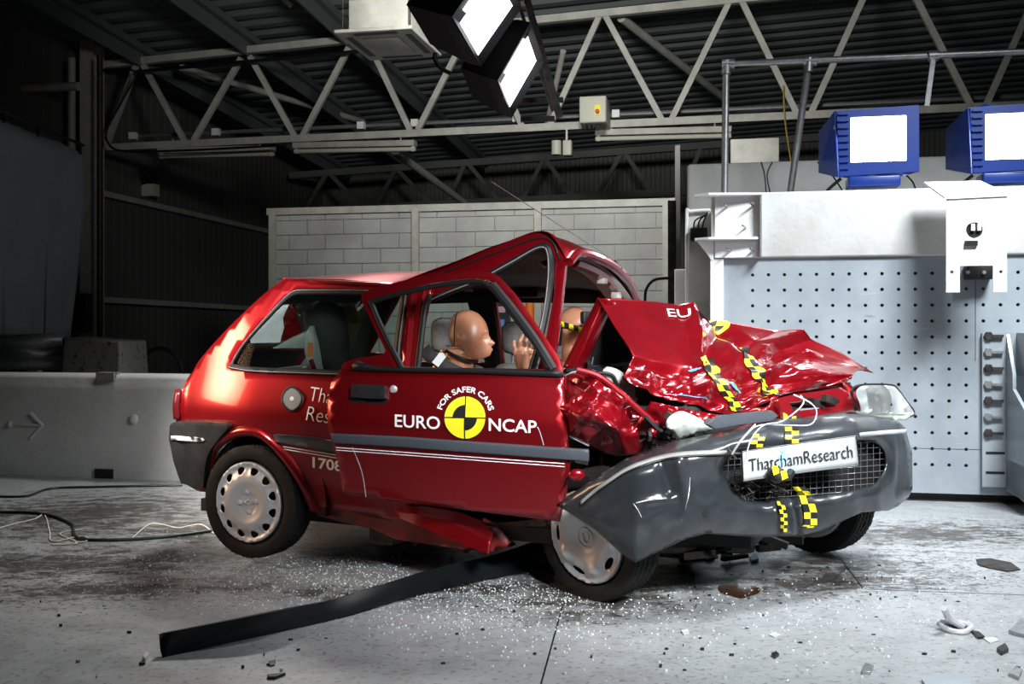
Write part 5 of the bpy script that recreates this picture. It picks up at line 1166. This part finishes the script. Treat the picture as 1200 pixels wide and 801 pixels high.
obj('rear_seat', MB().box(CAR, .2, .6, .15, 1.35, .3, .5, bev=.05).box(CAR, .05, .18, .15, 1.35, .45, .86, bev=.04), M['seat_dark'], car)
obj('parcel_shelf', MB().box(CAR, -.3, .06, .15, 1.35, .84, .86), M['seat_dark'], car)
obj('dashboard', MB().box(CAR, 1.5, 1.7, .2, 1.4, .55, .9, bev=.05), M['plastic'], car)
t = [2*math.pi*k/24 for k in range(25)]
obj('steering_wheel', MB().tube([CAR.pt(1.42+.09*math.sin(a), .46+.18*math.cos(a), .78+.16*math.sin(a)) for a in t], .014, 8).tube([CAR.pt(1.42, .46, .78), CAR.pt(1.55, .46, .7)], .05, 12), M['plastic'], car)
b0 = CAR.pt(.9, .3, 1.0)
bl = obj('seat_belt', MB().grid([[at(x+dx, y+dy, Y) for dx, dy in ((-6, 5), (6, -5))] for x, y, Y in ((497, 408, 4.66), (505, 418, 4.64), (520, 428, 4.62), (550, 442, 4.6), (580, 460, 4.6))]), M['belt'], car, solid=.004)
obj('belt_sensor', MB().bar(at(510, 427, 4.6), at(520, 414, 4.6), .035, .012), M['white'], bl)
for p in ((508, 430, 4.59), (523, 415, 4.59), (517, 411, 4.59)): obj('cable_tie', MB().ball(at(*p), .006, 6), M['orange'], bl)
obj('interior_lamp', MB().box(CAR, 1.0, 1.2, .7, .8, 1.25, 1.3, bev=.01).ball(CAR.pt(1.1, .6, 1.24), .04, 8), M['housing'], car)
obj('rear_view_mirror', MB().box(CAR, 1.42, 1.45, .7, .92, 1.12, 1.18, bev=.01), M['housing'], car)

# ================================================================ dummies, child seats inside the car
def blob(name, parts, voxel, m, parent=None, smooth_it=6):
    mb = MB()
    for k in parts:
        if k[0] == 't': mb.tube(k[1], k[2], 16); mb.ball(k[1][0], k[2][0]*.98, 8); mb.ball(k[1][-1], k[2][-1]*.98, 8)
        elif k[0] == 'b': mb.ball(k[1], 1, 16, sq=k[2])
        else: mb.add(k[1].v, k[1].f)
    me = bpy.data.meshes.new('tmp'); me.from_pydata([tuple(p) for p in mb.v], [], mb.f); o = bpy.data.objects.new('tmp', me); COL.objects.link(o)
    r = o.modifiers.new('r', 'REMESH'); r.mode = 'VOXEL'; r.voxel_size = voxel
    s = o.modifiers.new('s', 'SMOOTH'); s.iterations = smooth_it; s.factor = .5
    bpy.context.view_layer.update(); ev = bpy.data.meshes.new_from_object(o.evaluated_get(bpy.context.evaluated_depsgraph_get()))
    out = MB().add([v.co.copy() for v in ev.vertices], [tuple(p.vertices) for p in ev.polygons])
    bpy.data.objects.remove(o); bpy.data.meshes.remove(me); bpy.data.meshes.remove(ev)
    return obj(name, out, m, parent, auto=80)
def headmesh(c, yaw, s=1.0, tilt=0):
    """bald head facing +x at yaw, 0.24 m tall"""
    mb = MB(); bm = bmesh.new(); bmesh.ops.create_uvsphere(bm, u_segments=72, v_segments=48, radius=1)
    g = lambda v, a, k: math.exp(-((v-Vector(a)).length_squared)/(2*k*k))
    for vv in bm.verts:
        n_ = vv.co.normalized(); x, y, z = n_
        p = Vector((x*.098, y*.076, z*.118))
        if z < 0: p.x *= 1-.10*min(1, -z) if x > 0 else 1-.55*min(1, -z*1.1)
        if z < -.2: p.y *= 1-.28*min(1, (-z-.2)/.8)
        p.x += .010*max(0, x)*(z > -.1)*.4
        p.x += .034*g(n_, (.95, 0, -.27), .09)+.012*g(n_, (.98, 0, -.12), .09)      # nose
        p.x += .014*g(n_, (.86, 0, -.52), .09)-.012*g(n_, (.9, 0, -.42), .05)-.010*g(n_, (.8, 0, -.62), .06)   # lips
        p.x += .042*g(n_, (.66, 0, -.80), .26)+.02*g(n_, (.85, 0, -.55), .25)
        for sy in (-1, 1):
            p.x -= .022*g(n_, (.9, .32*sy, -.06), .13); p.x += .007*g(n_, (.93, .28*sy, .1), .12)
            p.y += sy*.012*g(n_, (-.02, sy, -.1), .12)+sy*.004*g(n_, (.4, .85*sy, -.2), .2)
        vv.co = p
    mb.frombm(bm); ca, sa = math.cos(yaw), math.sin(yaw); ct, st_ = math.cos(tilt), math.sin(tilt)
    for i, p in enumerate(mb.v):
        p = Vector((p.x*ct+p.z*st_, p.y, -p.x*st_+p.z*ct))*s; mb.v[i] = Vector((p.x*ca-p.y*sa, p.x*sa+p.y*ca, p.z))+Vector(c)
    return mb
HC = CAR.pt(*CAR.onv(547, 393, .42)); yw = -math.radians(14)
f3 = Vector((math.cos(yw), math.sin(yw), 0)); l3 = Vector((-math.sin(yw), math.cos(yw), 0)); z3 = Vector((0, 0, 1))
dm = thing('crash_test_dummy', 'bald tan crash test dummy in the driver seat with one hand raised', 'dummy', CAR.pt(1.0, .46, .48))
hand = HC+f3*.0
W0 = CAR.pt(*CAR.onv(612, 436, .36)); k_ = W0.y/FPX
def hpnt(x, y, dy=0): return at(x, y, W0.y+dy)
neck = HC-f3*.03-z3*.10
chest = CAR.pt(.98, .46, .72); pelvis = CAR.pt(1.12, .46, .55)
parts = [('m', headmesh(HC, yw, 1.02, .02)), ('t', [neck+z3*.03, neck-z3*.09], [.058, .062]), ('b', neck+z3*.015-f3*.01, (.07, .07, .045)),
         ('b', chest+z3*.02, (.15, .2, .16)), ('t', [chest, pelvis], [.15, .15]),
         ('t', [CAR.pt(1.0, .27, .82), CAR.pt(1.15, .24, .66), W0-z3*.1, W0], [.06, .05, .04, .03]), ('t', [CAR.pt(1.0, .65, .82), CAR.pt(1.15, .7, .64), CAR.pt(1.35, .62, .72)], [.06, .05, .035]),
         ('t', [CAR.pt(1.12, .36, .55), CAR.pt(1.5, .34, .62), CAR.pt(1.6, .34, .35)], [.09, .07, .05]), ('t', [CAR.pt(1.12, .57, .55), CAR.pt(1.5, .6, .62), CAR.pt(1.6, .6, .35)], [.09, .07, .05])]
db = blob('body', parts, .004, M['skin'], dm, 1)
HP_ = [('t', [W0-z3*.05, W0], [.029, .028]), ('t', [hpnt(612, 430), hpnt(612, 414)], [.028, .034]), ('t', [hpnt(606, 413), hpnt(619, 412)], [.022, .022]),
      ('t', [hpnt(606, 413), hpnt(602.5, 405, -.005), hpnt(602.5, 400, .01)], [.0105, .009, .008]), ('t', [hpnt(609, 411), hpnt(609, 400, -.012), hpnt(612.5, 393, .01)], [.011, .0095, .0085]),
      ('t', [hpnt(614, 411), hpnt(616, 400, -.012), hpnt(619, 394, .012)], [.011, .0095, .0085]), ('t', [hpnt(618, 412), hpnt(623, 403, -.006), hpnt(625.5, 397, .012)], [.0105, .009, .008]),
      ('t', [hpnt(614, 424), hpnt(621, 418, .0), hpnt(624, 411, .01)], [.014, .011, .009])]
obj_h = blob('hand', HP_, .0032, M['skin'], dm, 2)
# seams, strap, collar
sm_ = [HC-f3*.045+z3*.112]
def hring(off, zlo, zhi):   # vertical seam round the side of the skull
    pts = []
    for i in range(13):
        z = zhi+(zlo-zhi)*i/12; yy = .0775*math.sqrt(max(0, 1-(z/.12)**2-(off/.1)**2))*1.03; pts.append(HC+f3*off*1.02-l3*yy+z3*z*1.02)
    return pts
obj('skull_seam', MB().tube(hring(-.038, -.05, .107), .0022, 6), M['black'], dm)
obj('chin_strap', MB().tube(cr([HC-f3*.085-l3*.055-z3*.07, HC-f3*.03-l3*.075-z3*.095, HC+f3*.025-l3*.06-z3*.115, HC+f3*.05-l3*.0-z3*.12], 5), .008, 8), M['rubber'], dm)
obj('jaw_seam', MB().tube(cr([HC-f3*.09-l3*.05-z3*.045, HC-f3*.04-l3*.081-z3*.048, HC-f3*.005-l3*.08-z3*.05, HC+f3*.01-l3*.074-z3*.075, HC+f3*.03-l3*.065-z3*.1], 5), .002, 6), M['black'], dm)
obj('cheek_marker', MB().ball(HC+f3*.096-l3*.02+z3*.02, .008, 8), mat('pink_marker', (.8, .25, .35), .5), dm)
obj('hand_tape', MB().tube([hpnt(614, 391, .02), hpnt(625, 389, .03)], .014, 8), M['bluetape'], dm)
obj('hand_marker', MB().ball(hpnt(626, 395, .0), .009, 6), M['yellow'], dm)
obj('shirt', MB().tube([chest-z3*.12, chest+z3*.02, chest+z3*.08], [.185, .2, .12], 20), M['cloth'], dm)
PH = CAR.pt(*CAR.onv(671, 386, 1.0)); d2 = thing('crash_test_dummy', 'brown crash test dummy in the passenger seat wearing a yellow checked head band', 'dummy', CAR.pt(1.15, 1.06, .48))
blob('body', [('m', headmesh(PH, -math.radians(30), 1.0, .25)), ('t', [PH-z3*.09, PH-z3*.22], [.055, .06]), ('b', PH-z3*.33-f3*.05, (.17, .2, .16)), ('t', [PH-z3*.3-f3*.05, CAR.pt(1.15, 1.06, .55)], [.15, .15])], .006, M['skin'], d2, 3)
P = [[PH+Vector((.103*math.cos(a), .088*math.sin(a), zz+.012-.03*math.cos(a))) for zz in (-.014, .012)] for a in [2*math.pi*k/28 for k in range(29)]]
obj('head_band', MB().grid(P, mf=lambda i, j: i % 2), [M['yellow'], M['black']], d2, solid=.004)
obj('head_harness', MB().tube([PH+Vector((-.08, -.06, .03)), PH+Vector((-.09, -.06, -.08))], .03, 10), M['rubber'], d2)
cs = thing('child_seat', 'dark child seat with white side cushion behind the rear side window', 'child seat', CAR.pt(.5, .5, .5))
a = MB(); G = []
for y, xl, xr in ((359, 379, 392), (363, 371, 401), (370, 365, 408), (379, 365, 411), (395, 370, 414), (415, 372, 416), (440, 376, 418), (470, 376, 420)):
    G.append([cp(xl, y, .5), cp(xl+3, y-1, .38), cp((xl+xr)/2, y-2, .34), cp(xr-3, y-1, .4), cp(xr, y, .56)])
obj('shell', MB().grid([cr(r, 4) for r in G]), M['seat_dark'], cs, solid=.012)
si = obj('side_cushion', MB().grid([[cp(xl, y, .30), cp(xr, y, .34)] for y, xl, xr in ((384, 367, 370), (392, 363, 373), (402, 361, 378), (415, 362, 381), (428, 366, 383), (440, 370, 386))]), M['ltblue'], cs, solid=.02)
obj('orange_label', MB().grid([[cp(365, 403, .285), cp(371, 403, .30)], [cp(365, 419, .285), cp(372, 419, .30)]]), M['orange'], si)
obj('buckle', MB().tube([cp(369, 423, .28), cp(374, 437, .28)], .012, 8), M['paint'], cs)
obj('child_headrest', MB().tube([cp(412, 366, .62), cp(417, 385, .62), cp(414, 402, .62)], [.06, .075, .05], 16), M['olive'], thing('booster_seat', 'olive padded child booster seat beyond the dark child seat', 'child seat', CAR.pt(.55, 1.0, .5)))
# ================================================================ things on the floor
def strip_pts():
    B_ = [(190, 770, 0), (253, 756, .0), (400, 722, .008), (487, 696, .014), (593, 673, .012), (650, 664, .0)]; T_ = [(183, 747), (317, 720), (395, 704), (508, 669), (583, 651), (650, 628)]
    out = []
    for (x, y, z), (tx, ty) in zip(B_, T_):
        b = fl(x, y, z) if z == 0 else at(x, y, (CAMZ-z)*FPX/(y-HOR)); t = at(tx, ty, b.y+.0)
        out.append((b, t))
    return out
sp_ = strip_pts(); bs = cr([p[0] for p in sp_], 6); ts = cr([Vector((p[0].x+(p[1].x-p[0].x), p[1].y+.03, p[1].z)) for p in sp_], 6)
G = []
for b, t in zip(bs, ts):
    G.append([b+Vector((0, .05, .0)), b+Vector((0, 0, .001)), b.lerp(t, .35)+Vector((0, -.008, 0)), b.lerp(t, .7)+Vector((0, -.006, 0)), t, t+Vector((0, .035, -.006))])
tag(obj('sill_trim', MB().grid(G), M['blackstrip'], solid=.004, auto=40), 'long black plastic sill strip lying on the floor below the door', 'trim strip')
def hose(pts, r, m, name, label, cat, k=6, z=None):
    return tag(obj(name, MB().tube(cr([fl(x, y, r) if len(p_) < 3 else at(x, y, p_[2]) for p_ in pts for x, y in [p_[:2]]], k), r, 8), M[m]), label, cat)
hose([(-20, 581), (30, 581), (60, 572), (120, 570), (214, 568)], .008, 'hose', 'floor_hose', 'dark green hose running along the foot of the white barrier', 'hose')
hose([(-20, 600), (30, 600), (60, 604), (84, 614), (86, 622), (95, 631), (140, 632), (200, 628), (252, 621)], .008, 'hose', 'floor_hose', 'green hose bending on the floor behind the rear wheel', 'hose')
hose([(-10, 621), (15, 614), (40, 608), (52, 603), (58, 622), (62, 634), (96, 628), (100, 634), (60, 638), (90, 636), (70, 625), (98, 620)], .004, 'wire', 'floor_wire', 'tangled thin white wire on the floor at the left', 'wire', 8)
hose([(155, 630), (175, 614), (190, 614), (210, 618), (235, 614), (250, 624)], .0035, 'wire', 'floor_wire', 'thin pale wire arching on the floor beside the rear wheel', 'wire', 8)
def flat_poly(pts, h_, z0=0.0): return MB().prism([fl(x, y, z0) for x, y in reversed(pts)], (0, 0, h_))
tag(obj('fluid_puddle', flat_poly([tuple(p) for p in cr([(841, 688), (850, 684), (868, 684), (888, 688), (890, 694), (880, 698), (868, 701), (856, 698), (845, 695)], 4, True)], .0015), M['fluid']), 'brown fluid puddle on the floor under the front bumper', 'puddle')
tag(obj('drain_cover', flat_poly([(1144, 656), (1160, 655), (1185, 660), (1196, 668), (1180, 670), (1158, 666), (1146, 662)], .006), M['junk']), 'dark lump of crushed rubber matting on the floor at right', 'mat')
# bent mirror piece
mb_ = MB().tube([fl(1106, 712, .1), fl(1112, 724, .05), fl(1128, 734, .015)], [.012, .014, .012], 8)
mb_.tube(cr([fl(1100, 730, .02), fl(1112, 738, .01), fl(1130, 740, .01), (fl(1138, 733, .015)), fl(1122, 729, .03), fl(1102, 727, .03)], 5), .01, 8)
fg = thing('trim_fragment', 'broken black and silver trim fragment standing up on the floor at right', 'fragment', fl(1120, 738))
obj('bent_arm', mb_, M['silver'], fg); obj('pad', flat_poly([(1106, 731), (1120, 730), (1136, 735), (1124, 738)], .012), M['plastic'], fg)
def frag(pts, h_, m, label, name='fragment_of_plastic'):
    tag(obj(name, flat_poly(pts, h_), M[m], bevel=.001), label, 'fragment')
frag([(1080, 799), (1098, 792), (1135, 796), (1140, 806), (1085, 806)], .01, 'grey_plate', 'pale grey plastic plate fragment at the bottom right edge', 'plastic_fragment')
frag([(1152, 748), (1166, 747), (1170, 751), (1160, 754)], .004, 'lamp_white', 'small pale plastic flake right of the broken trim fragment', 'plastic_fragment')
frag([(1137, 740), (1148, 743), (1154, 748), (1146, 749)], .01, 'black', 'thin black shard touching the broken trim fragment', 'plastic_fragment')
frag([(1168, 763), (1178, 757), (1182, 764), (1174, 768)], .014, 'black', 'black plastic lump below the trim fragment at right', 'plastic_fragment')
frag([(1182, 742), (1192, 734), (1196, 727), (1205, 735), (1204, 748), (1190, 745)], .014, 'steel', 'crumpled silver metal scrap at the right edge of the floor', 'metal_fragment')
frag([(1182, 792), (1190, 784), (1198, 788), (1194, 797)], .012, 'steel', 'small shiny metal scrap near the bottom right corner', 'metal_fragment')
frag([(1010, 790), (1014, 780), (1024, 783), (1020, 791)], .012, 'steel', 'small shiny metal scrap on the floor under the bumper side', 'metal_fragment')
frag([(901, 744), (908, 741), (915, 744), (908, 747)], .004, 'lamp_white', 'oval white plastic chip on the open floor', 'plastic_fragment')
frag([(904, 769), (909, 766), (913, 769), (908, 772)], .012, 'black', 'round black pebble of plastic near the bottom middle right', 'plastic_fragment')
frag([(798, 740), (806, 738), (808, 743), (801, 744)], .006, 'lamp_white', 'white plastic chip on the floor below the front wheel', 'plastic_fragment')
frag([(315, 776), (323, 774), (322, 780), (316, 781)], .006, 'junk', 'brown black chip below the sill strip', 'plastic_fragment')
frag([(313, 793), (335, 791), (322, 796), (314, 796)], .01, 'black', 'curved black shard below the left end of the sill strip', 'plastic_fragment')
frag([(167, 773), (172, 767), (175, 770), (170, 776)], .014, 'lamp_white', 'white crumb of plastic beside the left end of the sill strip', 'plastic_fragment')
frag([(825, 652), (836, 648), (838, 655), (828, 658)], .014, 'bluetape', 'small blue plastic clip under the bumper', 'plastic_fragment')
frag([(878, 655), (886, 651), (889, 657), (881, 660)], .014, 'bluetape', 'blue plastic clip on the floor beneath the wire grille', 'plastic_fragment')
random.seed(21)
for i in range(120):
    if i < 60: x, y = random.uniform(760, 1195), random.uniform(660, 795)
    elif i < 90: x, y = random.uniform(720, 960), random.uniform(655, 712)
    else: x, y = random.uniform(20, 700), random.uniform(680, 795)
    c = fl(x, y); n_ = random.randint(4, 6); r = random.uniform(.003, .010); a0 = random.random()*6; el = random.uniform(.15, .8)
    pts = [c+Vector((r*math.cos(a0+2*math.pi*k/n_)*random.uniform(.6, 1.2), r*el*math.sin(a0+2*math.pi*k/n_), 0)) for k in range(n_)]
    dk = random.random() < .68
    tag(obj('debris_chip', MB().prism(list(reversed(pts)), (0, 0, random.uniform(.003, .01))), M['black'] if dk else M['lamp_white'], smooth=False), 'tiny dark plastic chip scattered on the floor' if dk else 'tiny pale plastic chip scattered on the floor', 'fragment', 'dark chips on the floor' if dk else 'pale chips on the floor')
# glass crumbs: nobody could count them
random.seed(5); w = MB()
def crumb(x, y, s):
    c = fl(x, y); a0 = random.random()*3; h_ = s*random.uniform(.6, 1)
    v = [c+Vector((s*math.cos(a0+k*math.pi/2)*random.uniform(.5, .9), s*math.sin(a0+k*math.pi/2)*random.uniform(.5, .9), z)) for z in (0, h_) for k in range(4)]; w.hexa(v)
for i in range(4500):
    m_ = random.random()
    if m_ < .5: x, y = random.gauss(430, 130), random.gauss(672, 26)
    elif m_ < .75: x, y = random.gauss(590, 90), random.gauss(700, 30)
    elif m_ < .88: x, y = random.gauss(150, 110), random.gauss(665, 25)
    else: x, y = random.uniform(650, 1200), random.gauss(705, 35)
    if 600 < y < 800 and -30 < x < 1230: crumb(x, y, random.uniform(.002, .0045)*(1.6 if random.random() < .05 else 1))
tag(obj('glass_crumbs', w, M['crumb'], smooth=False), 'scattered crumbs of broken window glass on the floor around the car', 'glass crumbs', kind='stuff')
